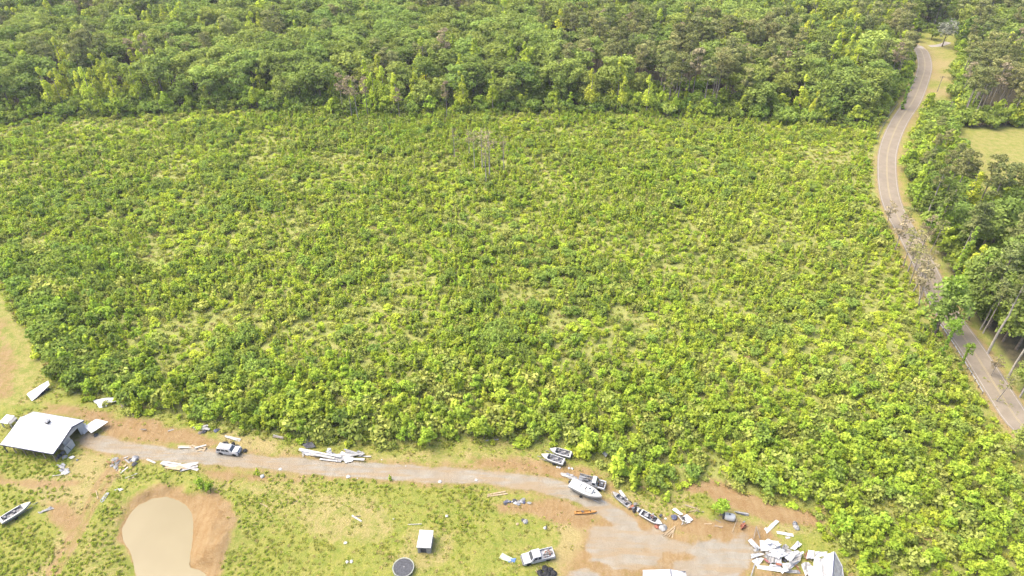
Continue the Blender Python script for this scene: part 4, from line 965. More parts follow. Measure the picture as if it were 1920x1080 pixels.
suv((408, 845), (454, 851))
def tyre(px, py, r, group, label, tilt=0, z=0):
    o = MB().lathe([(r * .55, -.11), (r * .95, -.11), (r, -.06), (r, .06), (r * .95, .11), (r * .55, .11)], 14).build('tyre', 'black', None, True)
    o.location = G(px, py) + Vector((0, 0, .12 + z + r * math.sin(abs(tilt)) * .8)); o.rotation_euler = (tilt, 0, px % 3); tag(o, label, 'tyre', group)
for a, b, tl in [(421, 834, 1.2), (438, 835, .9), (445, 838, .2), (424, 832, .1), (460, 846, .3)]: tyre(a, b, .42, 'tyres behind the SUV', 'loose black tyre behind the white SUV', tl)
# flatbed wreck by the big boat
def wreck(a, b):
    p, rz, _ = along(a, b); L, W = 5.3, 2.0
    e = thing('wrecked_truck', 'wrecked truck with white cab, gutted engine bay and littered bed beside the big boat', 'truck', p, rz)
    MB().box((0, -.4, .55), (L, .12, .2)).box((0, .4, .55), (L, .12, .2)).build('chassis', 'dark', e)
    MB().box((-1.3, 0, .8), (2.6, W, .12)).build('bed_floor', 'grey_metal', e)
    for s_ in (-1, 1):
        MB().box((-1.3, s_ * W / 2, 1.08), (2.6, .08, .42)).build('bed_side', 'off_white', e)
        for x_ in (-1.5, 1.65): wheel(e, x_, s_ * (W / 2 - .12), .36, .37)
        MB().box((1.85, s_ * (W / 2 - .14), .82), (1.35, .24, .38)).build('fender', 'white_paint_', e)
    MB().box((.55, 0, .92), (1.15, W, .62)).build('cab_lower', 'white_paint_', e)
    cab(e, 0, 1.15, 1.22, 1.85, W - .05, .38, .08, 'white_paint_', [(.12, .8)])
    MB().box((1.8, 0, .85), (.8, 1.0, .42)).build('engine', 'dark', e); MB().box((1.9, .1, 1.1), (.4, .35, .16)).build('air_filter', 'grey_metal', e)
    MB().box((2.5, 0, .85), (.12, W - .2, .45)).build('radiator_panel', 'white_paint_', e); MB().box((2.66, 0, .55), (.12, W, .2)).build('bumper', 'off_white', e)
    for k in range(9):
        r = rs(400 + k); o = MB().box((0, 0, 0), (r.uniform(.7, 2.0), r.uniform(.08, .3), r.uniform(.06, .2)), None, (.9, .8)).build('scrap', ['grey_metal', 'grey_wood', 'off_white', 'dark'][k % 4])
        o.location = local_loc(p, rz, r.uniform(-1.9, -.7), r.uniform(-.7, .7), .95 + .07 * k); o.rotation_euler = (r.uniform(-.15, .15), r.uniform(-.1, .1), rz + r.uniform(-.5, .5)); tag(o, 'length of scrap on the bed of the wrecked white-cab truck', 'scrap', 'scrap on the wrecked truck')
wreck((1085, 903), (1134, 916))

# ------------------------------------------------------------------ boats
def hull(L, W, H, bow=.5, k=15):
    st = []
    for i in range(k):
        t_ = i / (k - 1); q = max(0, t_ - bow) / (1 - bow); w = W / 2 * (1 - q ** 2.3) * (.94 + .06 * min(1, t_ * 3)); w = max(w, .02)
        zk = H * .55 * q ** 3; zs = H * (1 + .14 * t_ * t_); st.append((-L / 2 + L * t_, w, zk, zs))
    return st
def boat(a, b, label, name='motor_boat', L=5.6, W=2.1, H=.85, lift=.35, cabin=False, open_=True, motor=True, hullm='white_gel', inner='deck', group=None, gear=3):
    p, rz, _ = along(a, b); e = thing(name, label, 'boat', p + Vector((0, 0, lift)), rz, group); st = hull(L, W, H); k = len(st)
    m = MB(); V = []
    for x_, w, zk, zs in st: V += [(x_, -w, zs), (x_, -w * .86, zk + (zs - zk) * .38), (x_, 0, zk), (x_, w * .86, zk + (zs - zk) * .38), (x_, w, zs)]
    F = [(i * 5 + j, i * 5 + j + 1, i * 5 + j + 6, i * 5 + j + 5) for i in range(k - 1) for j in range(4)] + [(0, 1, 2, 3, 4)]
    m.add(V, F).build('hull', hullm, e)
    c0, c1 = (.06, .52) if cabin else (.07, .68)
    rim = .80
    i0, i1 = int(round(c0 * (k - 1))) or 1, int(round(c1 * (k - 1)))
    m = MB(); V = []; F = []
    for x_, w, zk, zs in st: V += [(x_, -w, zs + .01), (x_, -w * rim, zs + .04), (x_, w * rim, zs + .04), (x_, w, zs + .01)]
    for i in range(k - 1):
        F += [(i * 4, i * 4 + 4, i * 4 + 5, i * 4 + 1), (i * 4 + 2, i * 4 + 6, i * 4 + 7, i * 4 + 3)]
        if cabin or not (i0 <= i < i1): F.append((i * 4 + 1, i * 4 + 5, i * 4 + 6, i * 4 + 2))
    m.add(V, F).build('deck', hullm, e)
    m = MB(); V = []; F = []; n = 0
    for i in range(i0, i1 + 1):
        x_, w, zk, zs = st[i]; zf = zk + (zs - zk) * .5; V += [(x_, -w * rim, zs + .04), (x_, -w * rim * .94, zf), (x_, w * rim * .94, zf), (x_, w * rim, zs + .04)]; n += 1
    for i in range(n - 1): F += [(i * 4 + j, i * 4 + j + 1, i * 4 + j + 5, i * 4 + j + 4) for j in range(3)]
    F += [(0, 1, 2, 3), tuple((n - 1) * 4 + j for j in (3, 2, 1, 0))]
    if not cabin: m.add(V, F).build('cockpit', inner, e)
    x0_, x1_ = st[i0][0], st[i1][0]
    for q in range(0 if cabin else gear):
        xx = x0_ + (x1_ - x0_) * (q + .6) / (gear + .3); sd_ = -1 if q % 2 else 1
        s_ = MB().box((xx, sd_ * W * .17, H * .72), (.45, W * .26, .3)).build('seat', 'off_white' if q % 2 else 'seat', e)
        MB().box((xx - .2, sd_ * W * .17, H * .72 + .3), (.08, W * .26, .4)).build('backrest', 'seat', s_)
    wm = MB(); xs = x1_ - .05; wm.box((xs, 0, H * 1.1 + .22), (.06, W * (.3 if cabin else .55), .2 if cabin else .42), Matrix.Rotation(-.5, 3, 'Y')); wm.build('windscreen', 'glass', e)
    if cabin:
        MB().box((x1_ + .75, 0, H * 1.08 + .2), (1.5, W * .58, .34), None, (.8, .8)).build('cabin_top', hullm, e)
        MB().box((x1_ + .7, .18, H * 1.08 + .385), (.34, .34, .06)).build('hatch', 'glass', e); MB().box((x1_ + 1.75, 0, H * 1.14), (.3, .3, .08)).build('hatch', 'glass', e)
        MB().box((x0_ + .9, 0, H * 1.12), (1.5, W * .6, .16), None, (.9, .9)).build('cockpit_cover', hullm, e)
    if motor:
        mo = MB().box((-L / 2 - .22, 0, H * .95), (.38, .36, .5), None, (.75, .8)).build('outboard_motor', 'dark', e); MB().box((-L / 2 - .22, 0, H * .35), (.16, .12, .8)).build('motor_leg', 'dark', mo)
    # trailer carrying it
    t_ = MB()
    for s_ in (-1, 1): t_.box((.1, s_ * W * .28, -.05), (L * .9, .09, .1))
    t_.box((0, 0, -.08), (.1, W * .8, .09)); t_.bar((L * .5, 0, -.06), (L * .5 + .9, 0, -.14), .05)
    tr = t_.build('trailer_frame', 'grey_metal', e)
    if lift > .2:
        for s_ in (-1, 1): wheel(tr, -.5, s_ * (W / 2 - .1), -lift + .28, .28, .2)
    return e
boat((1072, 915), (1124, 940), 'big all-white cabin boat on its trailer across the gravel drive', L=6.5, W=2.3, H=1.05, lift=.55, cabin=True, inner='white_gel', gear=2)
boat((1068, 858), (1033, 849), 'open white boat with dark seats, nearer the thicket of the side-by-side pair', L=4.4, W=1.7, H=.75, gear=4)
boat((1056, 872), (1016, 859), 'open white boat with dark seats, nearer the drive of the side-by-side pair', L=4.7, W=1.7, H=.75, gear=4)
boat((9, 981), (58, 951), 'white speedboat with dark seats on the weedy bank left of the pond', L=5.2, W=1.8, H=.8, gear=4)
boat((1178, 950), (1150, 927), 'upturned-edged grey skiff with white gunwales among the junk row', name='skiff', L=4.2, W=1.3, H=.5, lift=.1, motor=False, hullm='off_white', gear=2)
boat((1203, 965), (1238, 985), 'gutted white boat hull heaped with dark scrap at the end of the junk row', name='skiff', L=4.4, W=1.5, H=.55, lift=.12, motor=True, inner='dark', gear=2)
quad_sheet([(1160, 921), (1164, 918), (1178, 937), (1172, 938)], [.5, .6, .5, .4], 'metal_strip', 'long narrow white metal strip lying along the grey skiff', 'metal strip', amp=.03)
quad_sheet([(70, 960), (96, 950), (102, 953), (74, 963)], [.15, .2, .15, .1], 'narrow_sheet', 'narrow pale metal scrap beside the speedboat by the pond track', 'metal sheet', 'off_white', amp=.12, seed=9)
# orange kayak half hidden in the clay
boat((1078, 963), (1118, 961), 'long faded orange kayak lying in the clay beside the drive', name='kayak', L=4.2, W=.65, H=.32, lift=.03, motor=False, hullm='orange', inner='orange', gear=1)

# ------------------------------------------------------------------ shed, trampoline, tarp
def shed():
    p, rz, _ = along((796, 1036), (801, 1008)); e = thing('white_shed', 'small white box shed with a dark doorway standing on the grass', 'shed', p, rz - math.pi / 2); W, D, H = 2.3, 3.2, 1.75
    for s_ in (-1, 1): MB().box((s_ * (W / 2 - .04), 0, H / 2), (.08, D, H + .1)).build('side_wall', 'off_white', e)
    MB().box((0, D / 2 - .04, H / 2), (W - .17, .08, H + .1)).build('back_wall', 'off_white', e)
    MB().box((0, 0, H + .08), (W + .16, D + .2, .09), Matrix.Rotation(.02, 3, 'X')).build('roof', 'white_metal', e)
    MB().box((-W / 2 + .3, -D / 2 + .04, H / 2), (.44, .08, H + .08)).build('front_wall', 'off_white', e); MB().box((W / 2 - .42, -D / 2 + .04, H / 2), (.68, .08, H + .08)).build('front_wall', 'off_white', e)
    MB().box((-.08, -D / 2 + .12, .62), (.98, .05, 1.24)).build('door', 'dark', e); MB().box((-.08, -D / 2 + .04, H - .18), (1.02, .08, .4)).build('door_header', 'off_white', e)  # door: plain dark panel in the open doorway, standing in for its shade
    MB().box((0, 0, .06), (W - .2, D - .2, .1)).build('floor', 'grey_wood', e)
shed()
def trampoline():
    p = G(757, 1069); e = thing('trampoline', 'round black trampoline with pale rim standing on the grass by the shed', 'trampoline', p); r = 1.78; h = .85
    def torus(R_, a, z_, k=36, q=6):
        V = [((R_ + a * math.cos(t2)) * math.cos(t1), (R_ + a * math.cos(t2)) * math.sin(t1), z_ + a * math.sin(t2)) for t1 in np.linspace(0, 2 * math.pi, k, False) for t2 in np.linspace(0, 2 * math.pi, q, False)]
        return V, [(i * q + j, ((i + 1) % k) * q + j, ((i + 1) % k) * q + (j + 1) % q, i * q + (j + 1) % q) for i in range(k) for j in range(q)]
    MB().add(*torus(r, .04, h)).build('frame_ring', 'grey_metal', e)
    MB().lathe([(.02, h - .03), (r * .92, h - .01), (r * .92, h + .01), (.02, h - .01)], 36).build('jumping_mat', 'dark', e)
    k = 36; V = []
    for rr, zz in ((r * .95, h + .035), (r * 1.03, h + .05), (r * 1.03, h + .02), (r * .95, h + .01)):
        V += [(rr * math.cos(2 * math.pi * j / k), rr * math.sin(2 * math.pi * j / k), zz) for j in range(k)]
    MB().add(V, [(i * k + j, i * k + (j + 1) % k, ((i + 1) % 4) * k + (j + 1) % k, ((i + 1) % 4) * k + j) for i in range(4) for j in range(k)]).build('rim_pad', 'pad', e)
    sp = MB()
    for j in range(48): a = 2 * math.pi * j / 48; sp.bar((r * .91 * math.cos(a), r * .91 * math.sin(a), h), (r * .98 * math.cos(a), r * .98 * math.sin(a), h), .012, 3)
    sp.build('springs', 'grey_metal', e)
    for j in range(4):
        a = math.pi / 4 + j * math.pi / 2; m = MB(); q = [(r * math.cos(a + d) , r * math.sin(a + d)) for d in (-.35, .35)]
        for x_, y_ in q: m.bar((x_, y_, h), (x_, y_, .03), .03)
        m.bar((*q[0], .03), (*q[1], .03), .03); m.build('leg', 'grey_metal', e)
    for j in range(6):
        a = j * math.pi / 3; MB().bar((1.02 * r * math.cos(a), 1.02 * r * math.sin(a), .2), (1.04 * r * math.cos(a), 1.04 * r * math.sin(a), 2.0 if j in (1, 2) else 1.1), .022).build('net_pole', 'dark', e)
    MB().box((.1, .1, h + .02), (.22, .16, .02)).build('patch', 'off_white', e)
trampoline()
quad_sheet([(935, 1046), (942, 1037), (963, 1047), (955, 1054)], [.08, .25, .2, .06], 'tarp', 'pale mint tarp spread on the grass behind the pickup nose', 'tarp', 'mint', amp=.09, seed=3, rib=False)
quad_sheet([(952, 1054), (958, 1047), (968, 1046), (965, 1055)], [.1, .2, .15, .06], 'tarp', 'blue plastic sheet crumpled against the pale mint tarp', 'tarp', 'blue', amp=.10, seed=5, rib=False)
for k, (a, b, r) in enumerate([(1012, 1074, .55), (1022, 1068, .6), (1031, 1070, .6), (1038, 1077, .6), (1025, 1078, .65), (1015, 1082, .6), (1034, 1084, .6)]): lump(a, b, r, 'rubbish_bag', 'shiny black rubbish bag in the heap below the pickup', 'bag', 'black', 'black bags below the pickup', .8, z=.15 if k in (1, 4) else 0)
for a, b in [((1003, 1070), (1010, 1078)), ((1006, 1066), (1012, 1080))]: board(a, b, .1, 'stick', 'pale broken stick at the side of the black bag heap', 'stick', 'tan_wood', 'sticks by the black bags', .2)
# white building whose ridge shows at the bottom of the yard
def low_building():
    c = flat(1208, 1066, 3.0); e = thing('white_building', 'white metal-roofed building with a grey ridge at the gravel yard', 'building', (c[0], c[1], 0), R(-1.5)); L, D = 4.6, 7.0
    # ridge runs away from the yard's far side: two slopes left and right of it
    zr, zl_, zrr = 3.0, 2.3, 2.0
    def slope(x0, z0, x1, z1, nm):
        ys = np.linspace(0, -D, 18); V = []
        for s_ in (0, 1):
            for q, y_ in enumerate(ys):
                for x_, z_ in ((x0, z0), (x1, z1)): V.append((x_, y_, z_ + (.02 if q % 2 else 0) - s_ * .08))
        n = len(ys); F = []
        for q in range(n - 1): a = q * 2; F += [(a, a + 1, a + 3, a + 2), (a + 2 * n, a + 2 + 2 * n, a + 3 + 2 * n, a + 1 + 2 * n), (a, a + 2, a + 2 + 2 * n, a + 2 * n), (a + 1, a + 1 + 2 * n, a + 3 + 2 * n, a + 3)]
        F += [(0, 2 * n, 2 * n + 1, 1), (2 * n - 2, 2 * n - 1, 4 * n - 1, 4 * n - 2)]
        MB().add(V, F).build(nm, 'white_metal', e)
    slope(-.2, 2.55, 4.3, zr, 'roof'); slope(4.3, zr - .005, 7.0, 2.2, 'roof')
    MB().box((4.3, -D / 2, zr + .03), (.28, D, .05)).build('ridge_cap', 'grey_metal', e)
    MB().box((3.4, -.15, 1.1), (6.9, .1, 2.6)).build('wall', 'off_white', e)
    for x_ in (-.1, 6.85): MB().box((x_, -D / 2, 1.05), (.1, D - .4, 2.4)).build('wall', 'off_white', e)
    MB().box((3.4, .03, 2.36), (7.1, .06, .18)).build('fascia', 'trim', e)
low_building()

# ------------------------------------------------------------------ lumber, boards and rubbish heaps
def heap(pts, name, label, cat, mats, group, w=(.12, .3), z=(.03, .35), tilt=.12):
    for k, (a, b) in enumerate(pts):
        board(a, b, random.uniform(*w), name, label, cat, mats[k % len(mats)], group, random.uniform(*z), random.uniform(.04, .1), random.uniform(-tilt, tilt))
heap([((333, 836), (362, 837)), ((334, 838), (364, 840)), ((335, 841), (358, 839)), ((360, 836), (384, 846)), ((363, 838), (387, 841)), ((366, 842), (388, 837)), ((370, 846), (386, 843))], 'lumber', 'pale tan plank stacked flat beside the gravel drive', 'plank', ['tan_wood', 'tan_wood', 'white_wood'], 'tan planks by the drive', (.25, .45))
heap([((302, 868), (335, 876)), ((303, 871), (338, 880)), ((305, 874), (345, 870)), ((310, 877), (340, 883)), ((330, 876), (372, 868)), ((334, 880), (371, 872)), ((338, 884), (372, 876)), ((332, 878), (370, 880)), ((306, 868), (340, 872)), ((345, 876), (372, 882))], 'white_board', 'long white board in the fanned heap between drive and pond', 'board', ['white_wood', 'white_wood', 'off_white', 'tan_wood'], 'fanned white boards above the pond', (.3, .6))
heap([((275, 861), (292, 869)), ((235, 862), (243, 868)), ((222, 884), (238, 872)), ((226, 888), (240, 876)), ((235, 897), (258, 888)), ((240, 899), (256, 893)), ((232, 860), (240, 857)), ((218, 884), (222, 876))], 'scrap_board', 'loose pale scrap board on the bank above the pond', 'board', ['white_wood', 'off_white', 'tan_wood'], 'loose boards above the pond', (.15, .35), (.02, .1))
heap([((422, 818), (452, 825)), ((424, 820), (450, 827))], 'white_board', 'long white board lying behind the white SUV', 'board', ['white_wood'], 'white boards behind the SUV', (.35, .5), (.05, .15))
heap([((360, 800), (390, 804)), ((363, 803), (392, 800)), ((366, 805), (390, 806)), ((372, 801), (394, 808))], 'white_board', 'white scrap board at the dark brush on the clay lot edge', 'board', ['white_wood', 'off_white'], 'white boards at the brush', (.3, .55))
heap([((265, 808), (275, 807)), ((315, 809), (326, 805)), ((512, 820), (532, 824)), ((513, 818), (531, 822))], 'scrap_board', 'single weathered board lying along the clay lot', 'board', ['grey_wood', 'off_white'], 'weathered boards on the clay lot', (.2, .35))
for k, (a, b, r, mt) in enumerate([(383, 810, .55, 'dark'), (375, 812, .4, 'grey_wood'), (405, 808, .5, 'trim'), (410, 806, .35, 'dark')]): lump(a, b, r, 'rubbish', 'dark lump of rubbish beside the white boards at the brush', 'rubbish', mt, 'rubbish at the brush', .7)
# brush and junk piles above the pond
for k in range(26):
    r = rs(500 + k); a, b = 217 + r.normal() * 6, 870 + r.normal() * 5
    if k % 3: board((a, b), (a + r.uniform(-7, 7), b + r.uniform(-5, 5)), r.uniform(.08, .2), 'stick', 'stick in the brown brush pile above the pond', 'stick', ['grey_wood', 'rust', 'tan_wood', 'off_white'][k % 4], 'sticks of the brush pile', r.uniform(.05, .6), .06, r.uniform(-.5, .5))
    else: lump(a, b, r.uniform(.25, .5), 'rubbish', 'pale clod in the brown brush pile above the pond', 'rubbish', ['off_white', 'tan_wood', 'rust'][k % 3], 'clods of the brush pile', .6)
for k in range(9):
    r = rs(540 + k); lump(253 + r.normal() * 4, 863 + r.normal() * 4, r.uniform(.3, .55), 'rubbish_bag', 'white and dark rubbish bag in the small heap above the pond', 'bag', ['bag', 'dark', 'grey_metal'][k % 3], 'bags above the pond', .7)
for k in range(10):
    r = rs(560 + k); a, b = 119 + r.normal() * 5, 880 + r.normal() * 5
    quad_sheet([(a - 5, b), (a + 1, b - 4), (a + 6, b), (a, b + 4)], [.1, r.uniform(.2, .7), .2, .08], 'bent_sheet', 'bent grey-white metal sheet in the weeds in front of the barn', 'metal sheet', ['grey_metal', 'off_white', 'white_metal'][k % 3], 'bent sheets in front of the barn', .08, 4, 4, seed=k)
for a, b in [((112, 876), (126, 886)), ((114, 888), (130, 878)), ((98, 893), (125, 890))]: board(a, b, .12, 'thin_board', 'thin board among the bent sheets in front of the barn', 'board', 'white_wood', 'thin boards in front of the barn', .1)
quad_sheet([(128, 858), (136, 854), (141, 856), (133, 861)], [.2, .4, .3, .1], 'bent_sheet', 'small white sheet caught at the near corner of the barn', 'metal sheet', amp=.08, nu=4, nv=4)
for k, (a, b, r) in enumerate([(112, 855, .5), (118, 850, .45), (122, 858, .5), (108, 860, .4), (145, 863, .25)]): lump(a, b, r, 'rubbish', 'grey rubbish at the near corner of the barn', 'rubbish', ['dark', 'grey_metal', 'off_white'][k % 3], 'rubbish at the barn corner', .8)
quad_sheet([(187, 940), (200, 922), (205, 924), (192, 943)], [.05, .15, .15, .05], 'narrow_sheet', 'thin grey sheet lying along the weeds west of the pond', 'metal sheet', 'grey_metal', amp=.05)
quad_sheet([(214, 919), (224, 915), (232, 917), (224, 921)], [.1, .25, .2, .1], 'narrow_sheet', 'short bright white sheet near the clay mounds of the pond', 'metal sheet', amp=.06)
# long heap of white siding north of the drive
hp = [((562, 847), (590, 852)), ((564, 844), (600, 851)), ((566, 850), (610, 858)), ((575, 846), (620, 856)), ((590, 850), (640, 862)), ((600, 854), (645, 860)), ((585, 856), (628, 862)), ((612, 848), (650, 860)), ((620, 856), (668, 852)), ((625, 862), (660, 866)), ((640, 850), (662, 862)), ((646, 846), (672, 854)), ((660, 862), (684, 865)), ((655, 858), (682, 852)), ((672, 856), (696, 857)), ((570, 852), (582, 845)), ((600, 862), (640, 866)), ((636, 864), (655, 850))]
heap(hp, 'siding_board', 'length of white siding in the long heap north of the drive', 'siding', ['white_metal', 'off_white', 'white_wood', 'grey_metal'], 'white siding heap', (.3, .7), (.05, .7), .12)
for k, (q, zz) in enumerate([([(612, 852), (614, 840), (621, 840), (622, 852)], [.2, 1.2, 1.3, .2]), ([(645, 852), (650, 842), (662, 850), (658, 856)], [.3, 1.1, .6, .3]), ([(640, 858), (655, 852), (662, 864), (648, 868)], [.3, .6, .3, .2]), ([(664, 850), (672, 844), (684, 850), (676, 856)], [.3, .9, .7, .3]), ([(563, 846), (580, 843), (592, 850), (575, 854)], [.3, .7, .5, .2]), ([(624, 858), (640, 854), (646, 862), (630, 866)], [.3, .7, .4, .2])]):
    quad_sheet(q, zz, 'siding_sheet', 'crumpled white sheet standing out of the long siding heap', 'metal sheet', ['white_metal', 'off_white'][k % 2], 'sheets in the siding heap', .1, 5, 5, seed=k)
board((569, 850), (569, 860), .18, 'white_post', 'upright white post stub in front of the siding heap', 'post', 'white_wood', None, .3, .12, .3)
quad_sheet([(565, 832), (585, 828), (592, 838), (574, 841)], [.1, .6, .5, .1], 'dark_tarp', 'black tarp thrown over rubbish behind the siding heap', 'tarp', 'dark', amp=.14, rib=False, seed=8)
for k, (a, b, r) in enumerate([(564, 826, .4), (568, 829, .45), (575, 826, .4)]): lump(a, b, r, 'rubbish', 'grey rubbish behind the siding heap', 'rubbish', ['grey_metal', 'dark', 'off_white'][k], 'rubbish behind the siding heap', .8)
# white bags and bits along the drive
for (a, b, r, fl) in [(492, 894, .42, .9), (653, 894, .42, .6), (526, 880, .35, .5), (825, 903, .35, .5), (670, 897, .15, .6), (716, 862, .16, .7), (761, 874, .12, .6), (651, 1054, .3, .6), (659, 1053, .32, .6), (838, 968, .3, .9), (738, 973, .15, .6), (648, 1018, .3, .5), (893, 900, .3, .4)]:
    lump(a, b, r, 'white_bag', 'white plastic bag dropped beside the drive or on the grass', 'bag', 'bag', 'white bags about the yard', fl)
board((660, 967), (678, 978), .3, 'white_board', 'white board lying on the bare patch of the lawn', 'board', 'white_wood', None, .05)
board((664, 969), (676, 968), .12, 'grey_stick', 'grey stick crossing the white board on the lawn', 'stick', 'grey_wood', None, .1)
board((765, 984), (791, 983), .12, 'thin_board', 'thin white lath lying north of the shed', 'board', 'white_wood')
board((914, 928), (948, 922), .3, 'plank', 'weathered plank nearer the drive of the pair on the grass', 'plank', 'tan_wood'); board((914, 931), (952, 926), .3, 'plank', 'weathered plank farther from the drive of the pair on the grass', 'plank', 'tan_wood')
board((488, 944), (502, 951), .12, 'thin_board', 'thin lath in the weeds east of the pond', 'board', 'tan_wood')
board((180, 920), (184, 936), .15, 'thin_board', 'thin lath standing in the grass west of the pond', 'board', 'tan_wood')
# rubbish at the clay patch
for k in range(16):
    r = rs(600 + k); a, b = 968 + r.normal() * 12, 941 + r.normal() * 2.5
    if k % 2: lump(a, b, r.uniform(.25, .5), 'rubbish_bag', 'rubbish bag in the low heap on the clay patch', 'bag', ['bag', 'trim', 'off_white', 'dark'][(k // 2) % 4], 'bags on the clay patch', .7)
    else: quad_sheet([(a - 5, b), (a, b - 3), (a + 6, b), (a + 1, b + 3)], [.1, .4, .3, .1], 'bent_sheet', 'bent sheet in the low heap on the clay patch', 'metal sheet', ['white_metal', 'off_white', 'trim', 'grey_metal'][(k // 2) % 4], 'sheets on the clay patch', .06, 4, 4, seed=k)
lump(985, 979, .5, 'rubbish_bag', 'dark and white bundle alone on the grass below the clay patch', 'bundle', 'off_white', None, .8); lump(981, 976, .4, 'dark_bundle', 'dark bundle against the pale one below the clay patch', 'bundle', 'dark', None, .7)
lump(970, 983, .3, 'yellow_bucket', 'small yellowish lump left of the two bundles', 'bucket', 'tan_wood', None, .6)
board((1025, 985), (1023, 998), .15, 'dark_post', 'short dark post standing between drive and pickup', 'post', 'dark', None, .3, .1, .4)
lump(1022, 990, .3, 'white_bag', 'white bag at the foot of the short dark post', 'bag', 'bag', None, .7)
# junk row between the grey skiff and the yard
for k in range(22):
    r = rs(640 + k); t_ = r.random(); a, b = 1172 + 32 * t_ + r.normal() * 3, 945 + 16 * t_ + r.normal() * 4; ty = k % 4
    if ty == 0: lump(a, b, r.uniform(.3, .55), 'rubbish_bag', 'pale bag in the junk row by the yard', 'bag', ['bag', 'off_white'][k % 8 // 4], 'bags in the junk row', .8)
    elif ty == 1: tyre(a, b, r.uniform(.3, .42), 'tyres in the junk row', 'old tyre in the junk row by the yard', r.uniform(0, 1), .1)
    elif ty == 2: board((a - 5, b - 2), (a + r.uniform(2, 8), b + r.uniform(-6, 5)), .14, 'stick', 'grey board in the junk row by the yard', 'board', 'grey_wood', 'boards in the junk row', r.uniform(.1, .7), .06, r.uniform(-.4, .4))
    else:
        o = MB().box((0, 0, .3), (r.uniform(.5, .9), r.uniform(.4, .6), .6), None, (.92, .92)).build('crate', ['dark', 'grey_metal', 'tan_wood', 'rust'][(k // 4) % 4]); o.location = G(a, b); o.rotation_euler = (r.uniform(-.15, .15), r.uniform(-.15, .15), r.uniform(0, 3)); tag(o, 'battered box in the junk row by the yard', 'box', 'boxes in the junk row')
for k in range(8):
    r = rs(680 + k); a, b = 1222 + r.normal() * 6, 973 + r.normal() * 4; o = MB().box((0, 0, .35), (r.uniform(.4, .9), r.uniform(.2, .5), r.uniform(.2, .5)), None, (.9, .8)).build('scrap', ['dark', 'grey_metal', 'rust', 'off_white'][k % 4]); o.location = G(a, b) + Vector((0, 0, .25)); o.rotation_euler = (r.uniform(-.3, .3), r.uniform(-.3, .3), r.uniform(0, 3)); tag(o, 'chunk of scrap piled on the gutted boat hull', 'scrap', 'scrap on the gutted hull')
lump(1243, 990, .75, 'overturned_tub', 'overturned pale tub beside the gutted hull', 'tub', 'off_white', None, .6); lump(1232, 988, .5, 'brown_heap', 'brown tangled heap between gutted hull and pale tub', 'rubbish', 'rust', None, .6); lump(1248, 973, .25, 'white_bag', 'white bag alone north of the pale tub', 'bag', 'bag', None, .9)
heap([((1241, 1003), (1262, 992)), ((1244, 1006), (1265, 988)), ((1254, 1008), (1266, 990)), ((1260, 1009), (1265, 987)), ((1250, 1005), (1262, 995))], 'fanned_pole', 'pale peeled pole in the fan at the edge of the gravel yard', 'pole', ['tan_wood'], 'fanned pale poles', (.12, .2), (.05, .2))
# scrap island with white panels
quad_sheet([(1260, 955), (1266, 952), (1281, 964), (1275, 966)], [.3, .5, .7, .5], 'bent_sheet', 'long bent white panel rising from the scrap island', 'metal sheet', amp=.07, seed=1)
quad_sheet([(1280, 968), (1288, 964), (1300, 974), (1290, 980)], [.3, .9, .4, .2], 'bent_sheet', 'broad crumpled white panel in the middle of the scrap island', 'metal sheet', amp=.12, seed=2)
quad_sheet([(1283, 977), (1290, 974), (1295, 979), (1287, 982)], [.1, .4, .3, .1], 'bent_sheet', 'low white flap at the foot of the scrap island', 'metal sheet', amp=.08, seed=3)
lump(1264, 971, .6, 'blue_drum', 'dark blue-grey bundle beside the scrap island', 'bundle', 'trim', None, .8); lump(1282, 973, .45, 'rubbish', 'grey lump under the panels of the scrap island', 'rubbish', 'dark', None, .8)
heap([((1270, 968), (1280, 980)), ((1272, 967), (1283, 978)), ((1278, 985), (1283, 974)), ((1280, 986), (1290, 978))], 'scrap_board', 'pale broken board in the scrap island', 'board', ['white_wood', 'grey_wood'], 'boards of the scrap island', (.12, .2), (.1, .4), .3)
heap([((1281, 947), (1308, 955)), ((1284, 947), (1306, 953)), ((1288, 961), (1308, 957)), ((1305, 959), (1320, 961)), ((1300, 961), (1312, 955)), ((1340, 974), (1352, 980)), ((1338, 987), (1356, 988)), ((1340, 985), (1354, 990)), ((1320, 982), (1334, 983)), ((1345, 968), (1362, 963))], 'long_pole', 'weathered pole lying north of the gravel yard', 'pole', ['tan_wood', 'grey_wood'], 'poles north of the yard', (.1, .2), (.04, .15))
# tank/spreader, engine, pipes
def spreader():
    p = G(1367, 973); e = thing('water_tank', 'tipped white plastic tank with dark openings at the edge of the bushes', 'tank', p, R(-12))
    MB().lathe([(.3, -1.0), (.62, -.9), (.72, -.5), (.72, .5), (.62, .85), (.25, .95)], 14, (0, 0, .62), 'y').build('shell', 'white_gel', e, True); e.rotation_euler = (0, 0, R(75))
    MB().lathe([(.16, 0), (.16, .08)], 10, (0, .1, 1.32)).build('lid', 'dark', e); MB().box((0, 1.05, .55), (.9, .35, .8)).build('frame', 'dark', e); MB().box((.05, -.6, .1), (1.0, .2, .25)).build('skid', 'dark', e)
spreader()
def engine():
    p = G(1393, 987); e = thing('rusty_engine', 'rusty red engine block lying on the clay near the panels', 'engine', p, .6)
    MB().box((0, 0, .4), (.9, .6, .6), None, (.8, .8)).build('block', 'rust', e); MB().lathe([(.05, -.1), (.38, -.1), (.38, .1), (.05, .1)], 12, (-.55, -.3, .42), 'y').build('flywheel', 'rust', e, True); MB().box((.35, .25, .75), (.5, .2, .2)).build('manifold', 'grey_metal', e)
    for s_ in (-1, 1): MB().bar((-.3, s_ * .3, .15), (.45, s_ * .42, .15), .09, 8).build('exhaust_pipe', 'rust', e)
engine()
